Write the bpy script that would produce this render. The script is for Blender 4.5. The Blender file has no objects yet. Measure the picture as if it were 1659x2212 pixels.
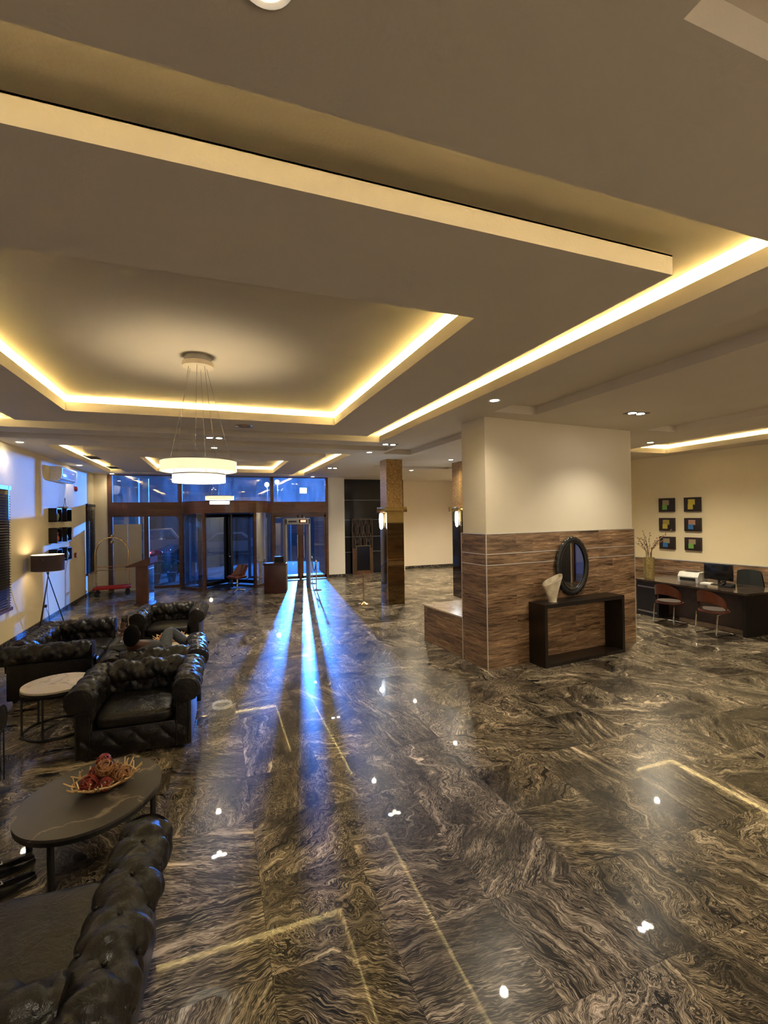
import bpy, bmesh, math, random
from math import sin, cos, pi, atan, atan2, hypot, radians, sqrt
from mathutils import Vector, Matrix
random.seed(7)
SC = bpy.context.scene
COL = SC.collection
# ------------------------------------------------------------------ camera, world, exposure
CAMZ = 2.3
F = 1005.0; YAW = atan(368.5/F); PITCH = 0.0065; ROLL = 0.0145
fv = Vector((sin(YAW)*cos(PITCH), cos(YAW)*cos(PITCH), sin(PITCH)))
r0 = Vector((cos(YAW), -sin(YAW), 0)); u0 = r0.cross(fv)
rv = r0*cos(ROLL) - u0*sin(ROLL); uv = u0*cos(ROLL) + r0*sin(ROLL)
cam = bpy.data.cameras.new('camera'); camo = bpy.data.objects.new('camera', cam); COL.objects.link(camo)
cam.sensor_fit = 'HORIZONTAL'; cam.sensor_width = 36.0; cam.lens = F/1659*36.0; cam.clip_start = .05; cam.clip_end = 300
M = Matrix((rv, uv, -fv)).transposed().to_4x4(); M.translation = Vector((0, 0, CAMZ)); camo.matrix_world = M
SC.camera = camo
SC.view_settings.view_transform = 'Standard'; SC.view_settings.look = 'None'; SC.view_settings.gamma = 1.0
SC.view_settings.exposure = 1.78; SC.view_settings.use_curve_mapping = False
SC.cycles.use_denoising = True; SC.cycles.max_bounces = 8; SC.cycles.diffuse_bounces = 5; SC.cycles.transparent_max_bounces = 16
SC.cycles.sample_clamp_indirect = 25.0; SC.cycles.caustics_reflective = False; SC.cycles.caustics_refractive = False
W = bpy.data.worlds.new('dusk_sky'); SC.world = W; W.use_nodes = True
wb = W.node_tree.nodes['Background']; wb.inputs[0].default_value = (.06, .13, .42, 1); wb.inputs[1].default_value = .10
LED_WARM = (1.0, .86, .42); SPOT_WARM = (1.0, .86, .64)
LED_STRENGTH = 34.0; CHAN_W = 11.0; HALL_FILL_W = 11.5; SPOT_W = 95.0; SPOT_K = .46; FLOOD_W = 14000.0
FLOOD = Vector((5.46, 30.0, 3.95))
def lamp(kind, name, loc, energy, color, rot=(0, 0, 0), size=.05, angle=None, blend=.5):
    l = bpy.data.lights.new(name, kind); l.energy = energy*(SPOT_K if 'downlight' in name else 1); l.color = color
    if kind == 'SPOT': l.spot_size = radians(angle); l.spot_blend = blend; l.shadow_soft_size = size
    elif kind == 'POINT': l.shadow_soft_size = size
    o = bpy.data.objects.new(name, l); COL.objects.link(o); o.location = loc; o.rotation_euler = rot
    return o
fl = lamp('SPOT', 'floodlight_beam', FLOOD + Vector((-.15, -.45, 0)), FLOOD_W, (.055, .27, 1.0), size=.12, angle=56, blend=.15)
fl.rotation_euler = (Vector((0, 12, 1.2)) - FLOOD).to_track_quat('-Z', 'Y').to_euler()

# ------------------------------------------------------------------ materials
class NT:
    def __init__(s, name):
        s.m = bpy.data.materials.new(name); s.m.use_nodes = True; s.t = s.m.node_tree; s.N = s.t.nodes; s.L = s.t.links
        s.b = s.N['Principled BSDF']; s.out = s.N['Material Output']
    def n(s, typ, **kw):
        o = s.N.new('ShaderNode'+typ)
        for k, v in kw.items():
            if isinstance(k, str) and k.startswith('i_'):
                k2 = k[2:]; idx = int(k2) if k2.isdigit() else k2.replace('_', ' ')
                s.set(o.inputs[idx], v)
            else: setattr(o, k, v)
        return o
    def set(s, sock, v):
        if isinstance(v, bpy.types.NodeSocket): s.L.new(v, sock)
        elif isinstance(v, bpy.types.Node): s.L.new(v.outputs[0], sock)
        else:
            if sock.type == 'RGBA' and len(v) == 3: v = (*v, 1)
            sock.default_value = v
    def math(s, op, a, b=None, c=None):
        o = s.n('Math', operation=op); s.set(o.inputs[0], a)
        if b is not None: s.set(o.inputs[1], b)
        if c is not None: s.set(o.inputs[2], c)
        return o.outputs[0]
    def vm(s, op, a, b=None, sc=None):
        o = s.n('VectorMath', operation=op); s.set(o.inputs[0], a)
        if b is not None: s.set(o.inputs[1], b)
        if sc is not None: s.set(o.inputs['Scale'], sc)
        return o.outputs[0]
    def ramp(s, fac, stops, interp='LINEAR'):
        o = s.n('ValToRGB'); s.set(o.inputs[0], fac); e = o.color_ramp; e.interpolation = interp
        while len(e.elements) < len(stops): e.elements.new(.5)
        for el, (p, c) in zip(e.elements, stops):
            el.position = p; el.color = (*c, 1) if len(c) == 3 else c
        return o.outputs[0]
    def mix(s, fac, a, b, mode='MIX'):
        o = s.n('Mix', data_type='RGBA', blend_type=mode); s.set(o.inputs[0], fac); s.set(o.inputs[6], a); s.set(o.inputs[7], b)
        return o.outputs[2]
    def co(s, which='Object'): return s.n('TexCoord').outputs[which]
    def bump(s, h, strength=.3, dist=.01):
        o = s.n('Bump'); s.set(o.inputs['Height'], h); o.inputs['Strength'].default_value = strength; o.inputs['Distance'].default_value = dist
        s.L.new(o.outputs[0], s.b.inputs['Normal'])
    def P(s, **kw):
        for k, v in kw.items(): s.set(s.b.inputs[k.replace('_', ' ')], v)
        return s
def noise(t, vec, scale, detail=3, rough=.5, out=0, dist=0):
    o = t.n('TexNoise'); t.set(o.inputs['Vector'], vec); o.inputs['Scale'].default_value = scale
    o.inputs['Detail'].default_value = detail; o.inputs['Roughness'].default_value = rough; o.inputs['Distortion'].default_value = dist
    return o.outputs[out]
_c = {}
def plain(name, col, rough=.5, metal=0, var=.06, nscale=14, bump=0, coat=0, spec=None, emit=None, estr=0):
    """plain painted / metal / fabric surface with a slight procedural mottling"""
    if name in _c: return _c[name]
    t = NT(name); c = t.co()
    nz = noise(t, c, nscale, 4)
    lo = [max(0, x*(1-var)) for x in col]; hi = [min(1, x*(1+var)) for x in col]
    t.P(Base_Color=t.ramp(nz, [(.3, lo), (.7, hi)]), Roughness=rough, Metallic=metal)
    if coat: t.P(Coat_Weight=coat, Coat_Roughness=.08)
    if spec is not None: t.b.inputs['Specular IOR Level'].default_value = spec
    if bump: t.bump(noise(t, c, nscale*6, 3), bump, .004)
    if emit: t.P(Emission_Color=emit); t.b.inputs['Emission Strength'].default_value = estr
    _c[name] = t.m
    return t.m
def plaster(name, col, col2, scale=1.1):
    t = NT(name); c = t.co()
    a = noise(t, c, scale, 5, .6); b = noise(t, c, 60, 3)
    t.P(Base_Color=t.mix(t.ramp(a, [(.35, (0, 0, 0)), (.68, (1, 1, 1))]), col, col2), Roughness=.75)
    t.b.inputs['Specular IOR Level'].default_value = .25
    t.bump(t.math('ADD', b, t.math('MULTIPLY', a, 1.5)), .18, .006)
    return t.m
def granite():
    t = NT('swirled_granite_slabs'); p = t.co()
    s = t.n('SeparateXYZ'); t.set(s.inputs[0], p)
    PIT = .635
    u = t.math('DIVIDE', t.math('SUBTRACT', s.outputs[0], .25), PIT); v = t.math('DIVIDE', t.math('SUBTRACT', s.outputs[1], .5), PIT)
    iu = t.math('FLOOR', u); iv = t.math('FLOOR', v)
    cb = t.n('CombineXYZ'); t.set(cb.inputs[0], iu); t.set(cb.inputs[1], iv)
    wn = t.n('TexWhiteNoise', noise_dimensions='3D'); t.set(wn.inputs[0], cb.outputs[0])
    rnd = wn.outputs[0]; rc = wn.outputs[1]
    rot = t.n('VectorRotate', rotation_type='Z_AXIS'); t.set(rot.inputs['Vector'], p)
    t.set(rot.inputs['Angle'], t.math('MULTIPLY_ADD', rnd, 2.9, -.4))
    q = t.vm('ADD', rot.outputs[0], t.vm('SCALE', rc, sc=37.0))
    srgb = t.n('SeparateXYZ'); t.set(srgb.inputs[0], rc)
    amp = t.math('MULTIPLY_ADD', t.math('POWER', srgb.outputs[1], 1.6), .75, .07)
    w1 = t.vm('SUBTRACT', noise(t, q, 3.6, 2.5, .55, 1), (.5, .5, .5))
    w2 = t.vm('SUBTRACT', noise(t, q, 13.0, 3, .5, 1), (.5, .5, .5))
    q = t.vm('SCALE', q, sc=t.math('MULTIPLY_ADD', srgb.outputs[0], .8, .62)); q2 = t.vm('ADD', q, t.vm('SCALE', w1, sc=amp)); q2 = t.vm('ADD', q2, t.vm('SCALE', w2, sc=t.math('MULTIPLY', amp, .22)))
    st = noise(t, t.vm('MULTIPLY', q2, (1.2, 15, 1)), 1.0, 5, .60)
    st2 = noise(t, t.vm('MULTIPLY', q2, (4.5, 62, 1)), 1.0, 4, .6)
    f = t.math('ADD', t.math('MULTIPLY', st, .78), t.math('MULTIPLY', st2, .22))
    col = t.ramp(f, [(.34, (.006, .006, .005)), (.405, (.016, .014, .012)), (.425, (.42, .36, .26)), (.437, (.020, .018, .014)), (.462, (.030, .026, .020)), (.478, (.62, .54, .41)), (.492, (.022, .019, .015)),
                     (.512, (.045, .038, .028)), (.527, (.55, .47, .34)), (.540, (.04, .034, .026)), (.562, (.11, .092, .066)), (.575, (.80, .71, .55)), (.595, (.14, .115, .085)), (.62, (.60, .52, .38)), (.66, (.88, .79, .63))])
    blot = noise(t, t.vm('MULTIPLY', q, (1.3, 2.6, 1)), 1.0, 3, .55); col = t.mix(t.ramp(blot, [(.40, (1, 1, 1)), (.52, (0, 0, 0))]), col, t.mix(.72, col, (.020, .018, .015)))
    br_ = noise(t, t.vm('MULTIPLY', q2, (7, 40, 1)), 1.0, 4, .6); col = t.mix(1.0, col, t.ramp(br_, [(.36, (.6, .58, .54)), (.52, (1.15, 1.15, 1.15))]), 'MULTIPLY')
    # each slab has its own tone
    col = t.mix(1.0, col, t.ramp(srgb.outputs[2], [(0, (.58, .55, .50)), (1, (1.05, 1.0, .93))]), 'MULTIPLY')
    spk = noise(t, p, 210, 2); col = t.mix(.35, col, t.ramp(spk, [(.3, (.35, .33, .3)), (.7, (1.2, 1.2, 1.2))]), 'MULTIPLY')
    vo = t.n('TexVoronoi', feature='F1'); t.set(vo.inputs['Vector'], t.vm('MULTIPLY', t.vm('ADD', q2, (3, 1, 0)), (1.0, 2.2, 1))); vo.inputs['Scale'].default_value = 2.1
    sv = t.n('SeparateXYZ'); t.set(sv.inputs[0], vo.outputs['Color'])
    blk = t.math('MULTIPLY', t.math('LESS_THAN', vo.outputs['Distance'], .15), t.math('LESS_THAN', sv.outputs[0], .10))
    col = t.mix(blk, col, (.006, .006, .006))
    fu = t.math('ABSOLUTE', t.math('SUBTRACT', t.math('FRACT', u), .5)); fv_ = t.math('ABSOLUTE', t.math('SUBTRACT', t.math('FRACT', v), .5))
    jt = t.math('GREATER_THAN', t.math('MAXIMUM', fu, fv_), .4975)
    col = t.mix(t.math('MULTIPLY', jt, .7), col, (.012, .011, .010))
    t.P(Base_Color=col, Roughness=t.math('MULTIPLY_ADD', noise(t, p, 3, 3), .08, .24), Coat_Weight=.26, Coat_Roughness=.02, Coat_IOR=1.5)
    t.b.inputs['Specular IOR Level'].default_value = .24
    t.bump(t.math('ADD', t.math('MULTIPLY', jt, -1), t.math('MULTIPLY', noise(t, p, 1.6, 2), .5)), .02, .003)
    return t.m
def woodtile(name, dark, mid, light, along='xy', rough=.33):
    t = NT(name); p = t.co(); s = t.n('SeparateXYZ'); t.set(s.inputs[0], p)
    u = t.math('ADD', s.outputs[0], s.outputs[1]); z = s.outputs[2]
    cb = t.n('CombineXYZ'); t.set(cb.inputs[0], u); t.set(cb.inputs[1], z)
    br = t.n('TexBrick'); t.set(br.inputs['Vector'], cb.outputs[0]); br.offset = .37
    for k, v in dict(Scale=1.0, Mortar_Size=.0022, Mortar_Smooth=.1, Brick_Width=.9, Row_Height=.153, Bias=0).items(): br.inputs[k.replace('_', ' ')].default_value = v
    t.set(br.inputs['Color1'], (0, 0, 0)); t.set(br.inputs['Color2'], (1, 1, 1)); t.set(br.inputs['Mortar'], (.5, .5, .5))
    sep = t.n('SeparateXYZ'); t.set(sep.inputs[0], br.outputs[0])
    off = t.vm('ADD', cb.outputs[0], t.vm('SCALE', br.outputs[0], sc=9.0))
    wv = t.vm('SUBTRACT', noise(t, off, 5, 3, .5, 1), (.5, .5, .5))
    q = t.vm('ADD', off, t.vm('MULTIPLY', wv, (.1, .05, 0)))
    g = noise(t, t.vm('MULTIPLY', q, (3.0, 48, 1)), 1.0, 7, .72)
    g2 = noise(t, t.vm('MULTIPLY', q, (.8, 5, 1)), 1.0, 3)
    f = t.math('ADD', t.math('MULTIPLY', g, .65), t.math('MULTIPLY', g2, .35))
    col = t.ramp(f, [(.40, dark), (.47, mid), (.53, [a*.75+b*.25 for a, b in zip(mid, light)]), (.60, light)])
    col = t.mix(1.0, col, t.ramp(sep.outputs[0], [(0, (.8, .8, .8)), (1, (1.12, 1.1, 1.08))]), 'MULTIPLY')
    col = t.mix(t.math('MULTIPLY', br.outputs['Fac'], .8), col, [x*1.3 for x in mid])
    t.P(Base_Color=col, Roughness=rough); t.bump(t.math('SUBTRACT', g, br.outputs['Fac']), .12, .003)
    return t.m
def leather():
    t = NT('black_tufted_leather'); p = t.co()
    a = noise(t, p, 9, 5, .65); b = noise(t, p, 120, 3); vo = t.n('TexVoronoi'); t.set(vo.inputs['Vector'], p); vo.inputs['Scale'].default_value = 190
    t.P(Base_Color=t.ramp(a, [(.3, (.006, .0055, .005)), (.7, (.016, .0135, .011))]), Roughness=t.math('MULTIPLY_ADD', a, .25, .20))
    t.b.inputs['Specular IOR Level'].default_value = .38
    wr = noise(t, t.vm('ADD', p, t.vm('SCALE', noise(t, p, 7, 2, .5, 1), sc=.25)), 16, 4, .6, dist=1.2)
    t.bump(t.math('ADD', t.math('ADD', t.math('MULTIPLY', a, 2.0), t.math('MULTIPLY', wr, 2.4)), t.math('MULTIPLY', vo.outputs[0], .10)), .32, .008)
    return t.m
def marble(name, base, vein, rough=.25, vs=1.6, thin=.012):
    t = NT(name); p = t.co()
    w = t.vm('ADD', p, t.vm('SCALE', t.vm('SUBTRACT', noise(t, p, 2.5, 4, .6, 1), (.5, .5, .5)), sc=.5))
    n1 = noise(t, w, vs, 2, .4)
    d = t.math('ABSOLUTE', t.math('SUBTRACT', n1, .5))
    v = t.ramp(d, [(0, (1, 1, 1)), (thin, (0, 0, 0))])
    cl = noise(t, p, 5, 5)
    c0 = t.ramp(cl, [(.3, [x*.85 for x in base]), (.7, [min(1, x*1.12) for x in base])])
    t.P(Base_Color=t.mix(v, c0, vein), Roughness=rough); return t.m
def glass(name, tint=(.86, .9, .95), haze=.006, streak=0.0, refl=.10):
    t = NT(name); p = t.co()
    tr = t.n('BsdfTransparent'); t.set(tr.inputs[0], tint); gl = t.n('BsdfGlossy'); gl.inputs['Roughness'].default_value = .01
    tl = t.n('BsdfTranslucent'); t.set(tl.inputs[0], (.8, .8, .82)); df = t.n('BsdfDiffuse'); t.set(df.inputs[0], (.6, .6, .6))
    lw = t.n('LayerWeight'); lw.inputs[0].default_value = .25
    fac = t.math('ADD', t.math('MULTIPLY', lw.outputs[0], .6), refl)
    m1 = t.n('MixShader'); t.set(m1.inputs[0], fac); t.L.new(tr.outputs[0], m1.inputs[1]); t.L.new(gl.outputs[0], m1.inputs[2])
    ad = t.n('MixShader'); ad.inputs[0].default_value = .12; t.L.new(tl.outputs[0], ad.inputs[1]); t.L.new(df.outputs[0], ad.inputs[2])
    nz = noise(t, t.vm('MULTIPLY', p, (2.2, 2.2, .5)), 1.6, 5, .65)
    hz = t.math('ADD', haze, t.math('MULTIPLY', t.ramp(nz, [(.4, (0, 0, 0)), (.75, (1, 1, 1))]), streak))
    m2 = t.n('MixShader'); t.set(m2.inputs[0], hz); t.L.new(m1.outputs[0], m2.inputs[1]); t.L.new(ad.outputs[0], m2.inputs[2])
    t.L.new(m2.outputs[0], t.out.inputs[0]); return t.m
def glow(name, col, strength):
    t = NT(name); t.P(Base_Color=(.8, .8, .8), Emission_Color=col, Roughness=.4)
    nz = noise(t, t.co(), 3, 2); t.set(t.b.inputs['Emission Strength'], t.math('MULTIPLY_ADD', nz, strength*.2, strength*.9)); return t.m

M_CEIL = plaster('ceiling_paint', (.68, .62, .53), (.73, .665, .565), .7)
M_WALL = plaster('cream_wall_paint', (.82, .71, .46), (.86, .75, .51), .8)
M_COLP = plaster('pale_cream_paint', (.74, .67, .52), (.78, .71, .56), .8)
M_FLOOR = granite(); M_WOODT = woodtile('wood_look_tiles', (.045, .026, .014), (.20, .118, .064), (.50, .33, .19))
M_LEATH = leather(); M_BLACK = plain('matt_black_metal', (.012, .012, .012), .35)
M_BASEB = marble('dark_granite_skirting', (.03, .028, .025), (.2, .17, .13), .2, 6, .05)
M_BRONZE = woodtile('bronze_brown_frame', (.085, .032, .014), (.12, .048, .02), (.16, .07, .032), rough=.28)
M_CHROME = plain('polished_chrome', (.75, .74, .72), .12, 1, .03); M_SILVER = plain('brushed_silver_trim', (.72, .70, .66), .4, .6, .05)
M_BRASS = plain('polished_brass', (.80, .55, .22), .16, 1, .08); M_DKWOOD = plain('espresso_wood', (.009, .006, .004), .35, 0, .35, 6)
M_GLASS = glass('door_glass'); M_TRANS = glass('dusty_transom_glass', (.8, .86, .95), .012, .075); M_TRANS2 = glass('hazy_lit_transom_glass', (.8, .86, .95), .05, .08)  # right transom copy has extra haze, so it looks more strongly lit
M_LED = glow('warm_led_strip', LED_WARM, LED_STRENGTH); M_LED2 = glow('warm_led_tray_strip', (1.0, .86, .40), LED_STRENGTH*1.25); M_LED3 = glow('warm_led_dim_strip', (1.0, .88, .50), LED_STRENGTH*.52); M_WHITE = plain('white_enamel', (.78, .76, .72), .35)
M_STEEL = plain('grey_steel', (.3, .29, .28), .35, .8)

# ------------------------------------------------------------------ mesh helpers
class MB:
    def __init__(s): s.v = []; s.f = []; s.sm = []; s.mi = []; s.cur = 0
    def add(s, vs, fs, smooth=False, M=None):
        o = len(s.v)
        s.v += [tuple(M @ Vector(p)) if M else tuple(p) for p in vs]
        s.f += [tuple(i+o for i in f) for f in fs]; s.sm += [smooth]*len(fs); s.mi += [s.cur]*len(fs)
        return s
    def box(s, x0, y0, z0, x1, y1, z1, M=None, bev=0):
        if bev:
            bm = bmesh.new(); bmesh.ops.create_cube(bm, size=1)
            for v in bm.verts: v.co = Vector(((x0+x1)/2+v.co.x*(x1-x0), (y0+y1)/2+v.co.y*(y1-y0), (z0+z1)/2+v.co.z*(z1-z0)))
            bmesh.ops.bevel(bm, geom=list(bm.edges), offset=bev, segments=3, affect='EDGES', profile=.5, clamp_overlap=True)
            bm.verts.index_update(); r = s.add([v.co.copy() for v in bm.verts], [[v.index for v in f.verts] for f in bm.faces], True, M); bm.free(); return r
        vs = [(x, y, z) for z in (z0, z1) for y in (y0, y1) for x in (x0, x1)]
        return s.add(vs, [(0, 2, 3, 1), (4, 5, 7, 6), (0, 1, 5, 4), (2, 6, 7, 3), (0, 4, 6, 2), (1, 3, 7, 5)], False, M)
    def tube(s, pts, r, seg=10, M=None, closed=False, caps=True, rads=None):
        pts = [Vector(p) for p in pts]; n = len(pts); vs = []; fs = []
        up = Vector((0, 0, 1)); prev = None
        for i, p in enumerate(pts):
            a = pts[(i-1) % n] if (closed or i > 0) else p; b = pts[(i+1) % n] if (closed or i < n-1) else p
            d = (b-a).normalized() if (b-a).length > 1e-9 else Vector((0, 0, 1))
            if prev is None: x = d.orthogonal().normalized() if abs(d.z) > .99 else d.cross(up).normalized()
            else: x = (prev - d*prev.dot(d)); x = x.normalized() if x.length > 1e-6 else d.orthogonal().normalized()
            prev = x; y = d.cross(x); rr = rads[i] if rads else r
            vs += [p + (x*cos(2*pi*k/seg)+y*sin(2*pi*k/seg))*rr for k in range(seg)]
        for i in range(n if closed else n-1):
            for k in range(seg):
                a = i*seg+k; b = i*seg+(k+1) % seg; c = ((i+1) % n)*seg
                fs.append((a, b, c+(k+1) % seg, c+k))
        if caps and not closed: fs += [tuple(range(seg))[::-1], tuple((n-1)*seg+k for k in range(seg))]
        return s.add(vs, fs, True, M)
    def lathe(s, prof, seg=32, M=None, sx=1, sy=1, cap=True):
        vs = []; fs = []; n = len(prof)
        for r, z in prof: vs += [(r*cos(2*pi*k/seg)*sx, r*sin(2*pi*k/seg)*sy, z) for k in range(seg)]
        for i in range(n-1):
            for k in range(seg): fs.append((i*seg+k, i*seg+(k+1) % seg, (i+1)*seg+(k+1) % seg, (i+1)*seg+k))
        if cap: fs += [tuple(range(seg))[::-1], tuple((n-1)*seg+k for k in range(seg))]
        return s.add(vs, fs, True, M)
    def prism(s, pts, z0, z1, M=None, smooth=False):
        n = len(pts); vs = [(x, y, z0) for x, y in pts]+[(x, y, z1) for x, y in pts]
        fs = [tuple(range(n))[::-1], tuple(range(n, 2*n))]+[(i, (i+1) % n, n+(i+1) % n, n+i) for i in range(n)]
        return s.add(vs, fs, smooth, M)
    def grid(s, fn, nu, nv, M=None, smooth=True, wrapu=False):
        vs = [fn(i/(nu if wrapu else nu-1), j/(nv-1)) for j in range(nv) for i in range(nu)]; fs = []
        for j in range(nv-1):
            for i in range(nu if wrapu else nu-1): fs.append((j*nu+i, j*nu+(i+1) % nu, (j+1)*nu+(i+1) % nu, (j+1)*nu+i))
        return s.add(vs, fs, smooth, M)
    def ball(s, c, r, seg=12, M=None, sc=(1, 1, 1)):
        prof = [(max(1e-4, r*sin(pi*i/(seg//2))), -r*cos(pi*i/(seg//2))) for i in range(seg//2+1)]
        T = Matrix.Translation(c) @ Matrix.Diagonal((*sc, 1)); return s.lathe(prof, seg, (M @ T) if M else T, cap=False)
    def build(s, name, mat, parent=None, loc=None, rz=0, mats=None):
        me = bpy.data.meshes.new(name); me.from_pydata([tuple(v) for v in s.v], [], s.f); me.update()
        me.polygons.foreach_set('use_smooth', s.sm)
        for m in (mats or [mat]): me.materials.append(m)
        if mats: me.polygons.foreach_set('material_index', s.mi)
        if any(s.sm):
            bm = bmesh.new(); bm.from_mesh(me); bmesh.ops.recalc_face_normals(bm, faces=bm.faces); bm.to_mesh(me); bm.free()
            try: me.set_sharp_from_angle(angle=radians(42))
            except Exception: pass
        o = bpy.data.objects.new(name, me); COL.objects.link(o)
        if parent: o.parent = parent
        if loc: o.location = loc
        if rz: o.rotation_euler = (0, 0, rz)
        return o
def rz(a): return Matrix.Rotation(a, 4, 'Z')
def T(x, y, z): return Matrix.Translation((x, y, z))
def thing(name, label, cat, loc=(0, 0, 0), a=0, group=None):
    o = bpy.data.objects.new(name, None); COL.objects.link(o); o.empty_display_size = .1
    o.location = loc; o.rotation_euler = (0, 0, a); o['label'] = label; o['category'] = cat
    if group: o['group'] = group
    return o
def tag(o, label, cat, group=None):
    o['label'] = label; o['category'] = cat
    if group: o['group'] = group
    return o
def struct(o): o['kind'] = 'structure'; return o
def dup(root, loc, a, label, group=None):
    r = root.copy(); COL.objects.link(r); r.location = loc; r.rotation_euler = (0, 0, a); r['label'] = label
    if group: r['group'] = group
    def rec(src, dst):
        for ch in list(src.children):
            c = ch.copy(); COL.objects.link(c); c.parent = dst; rec(ch, c)
    rec(root, r); return r
def text(name, body, size, mat, loc, rot, parent=None, depth=.002, bold=False):
    cu = bpy.data.curves.new(name, 'FONT'); cu.body = body; cu.size = size; cu.extrude = depth; cu.align_x = 'CENTER'; cu.align_y = 'CENTER'
    cu.materials.append(mat); o = bpy.data.objects.new(name, cu); COL.objects.link(o); o.location = loc; o.rotation_euler = rot
    bpy.context.view_layer.update(); me = bpy.data.meshes.new_from_object(o); me.name = name; bpy.data.objects.remove(o)
    o = bpy.data.objects.new(name, me); COL.objects.link(o); o.location = loc; o.rotation_euler = rot
    if parent: o.parent = parent
    return o

# ------------------------------------------------------------------ room shell
XL = -3.57; YD = 17.05; H = 3.73; HU = 3.93; GT = 3.85
struct(MB().box(-4.2, -4.2, -.1, 14.2, YD+.05, 0).box(2.2, YD+.05, -.1, 14.2, 18.6, 0).build('floor', M_FLOOR))
def holed(mb, x0, x1, y0, y1, holes, z, M=None):
    xs = sorted({x0, x1, *[h[0] for h in holes], *[h[1] for h in holes]}); ys = sorted({y0, y1, *[h[2] for h in holes], *[h[3] for h in holes]})
    for i in range(len(xs)-1):
        for j in range(len(ys)-1):
            cx = (xs[i]+xs[i+1])/2; cy = (ys[j]+ys[j+1])/2
            if cx < x0 or cx > x1 or cy < y0 or cy > y1: continue
            if any(h[0] < cx < h[1] and h[2] < cy < h[3] for h in holes): continue
            mb.add([(xs[i], ys[j], z), (xs[i+1], ys[j], z), (xs[i+1], ys[j+1], z), (xs[i], ys[j+1], z)], [(0, 3, 2, 1)], False, M)
def well(mb, h, z0, z1, top=True, M=None):
    a, b, c, d = h; P = [(a, c), (b, c), (b, d), (a, d)]
    for k in range(4):
        (x, y), (p, q) = P[k], P[(k+1) % 4]; mb.add([(x, y, z0), (p, q, z0), (p, q, z1), (x, y, z1)], [(0, 1, 2, 3)], False, M)
    if top: mb.add([(x, y, z1) for x, y in P], [(0, 3, 2, 1)], False, M)
def ring(mb, ho, hi, z0, z1, M=None):      # rectangular ring slab ho minus hi
    a, b, c, d = ho; e, f, g, h = hi
    for (x0, x1, y0, y1) in ((a, b, c, g), (a, b, h, d), (a, e, g, h), (f, b, g, h)):
        if x1-x0 > 1e-6 and y1-y0 > 1e-6: mb.box(x0, y0, z0, x1, y1, z1, M)
O1 = (-3.08, 3.08, 1.61, 8.6); O2 = (-3.0, 3.05, 10.5, 16.5); O3 = (9.0, 10.6, 4.2, 8.45)
G = [(-3.57, 3.62, 9.1, 9.72), (3.72, 4.43, 1.9, 5.60), (3.72, 4.43, 6.75, 10.2), (7.15, 7.88, 3.2, 6.1), (1.3, 4.5, .3, .955), (4.4, 7.0, 12.6, 13.2)]
cm = MB(); holed(cm, -3.9, 14.1, -4.1, 18.6, [O1, O2, O3]+G, H)
for g in G: well(cm, g, H, GT)
LG = .26    # ledge width that hides the light behind the lip
for o in (O1, O2, O3):
    w = (o[0]-LG, o[1]+LG, o[2]-LG, o[3]+LG); well(cm, w, H+.01, HU)
    ring(cm, w, o, H+.0006, H+.02); lip = (o[0]-.02, o[1]+.02, o[2]-.02, o[3]+.02); ring(cm, lip, o, H+.02, GT)
CE = cm.build('ceiling', M_CEIL); struct(CE)
def hang(outer, tray, zz=H):
    m = MB(); tw = (tray[0]-LG, tray[1]+LG, tray[2]-LG, tray[3]+LG)
    ring(m, outer, tray, zz, zz+.02)                                    # underside
    ring(m, outer, (outer[0]+.03, outer[1]-.03, outer[2]+.03, outer[3]-.03), zz+.02, GT)  # outer fascia
    ring(m, (tray[0]-.02, tray[1]+.02, tray[2]-.02, tray[3]+.02), tray, zz+.02, GT)       # lip
    ring(m, (tw[0]-.02, tw[1]+.02, tw[2]-.02, tw[3]+.02), tw, zz+.015, HU-.001)       # back wall of the light trough
    ring(m, outer, (tw[0]-.02, tw[1]+.02, tw[2]-.02, tw[3]+.02), GT-.01, GT)
    return m.build('ceiling_panel', M_CEIL, CE)
P1 = (-2.63, 2.63, 2.03, 8.0); T1 = (-1.81, 1.81, 2.95, 7.15); P2 = (-2.48, 2.55, 11.0, 16.05); T2 = (-1.6, 1.85, 12.1, 15.6)
hang(P1, T1); hang(P2, T2)
def led(h, sides='NSEW', off=.05, z=H+.03, mt=None):
    m = MB(); a, b, c, d = h[0]-off, h[1]+off, h[2]-off, h[3]+off; w = .014
    if 'S' in sides: m.box(a, c-w, z, b, c+w, z+.012)
    if 'N' in sides: m.box(a, d-w, z, b, d+w, z+.012)
    if 'W' in sides: m.box(a-w, c, z, a+w, d, z+.012)
    if 'E' in sides: m.box(b-w, c, z, b+w, d, z+.012)
    return m.build('led_strip', mt or M_LED, CE)
led(O1, 'S', mt=M_LED3); led(O1, 'EW'); led(T1, 'NEW', mt=M_LED2); led(O2, 'EW'); led(T2, 'NEW'); led(O3, 'NE')
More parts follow.
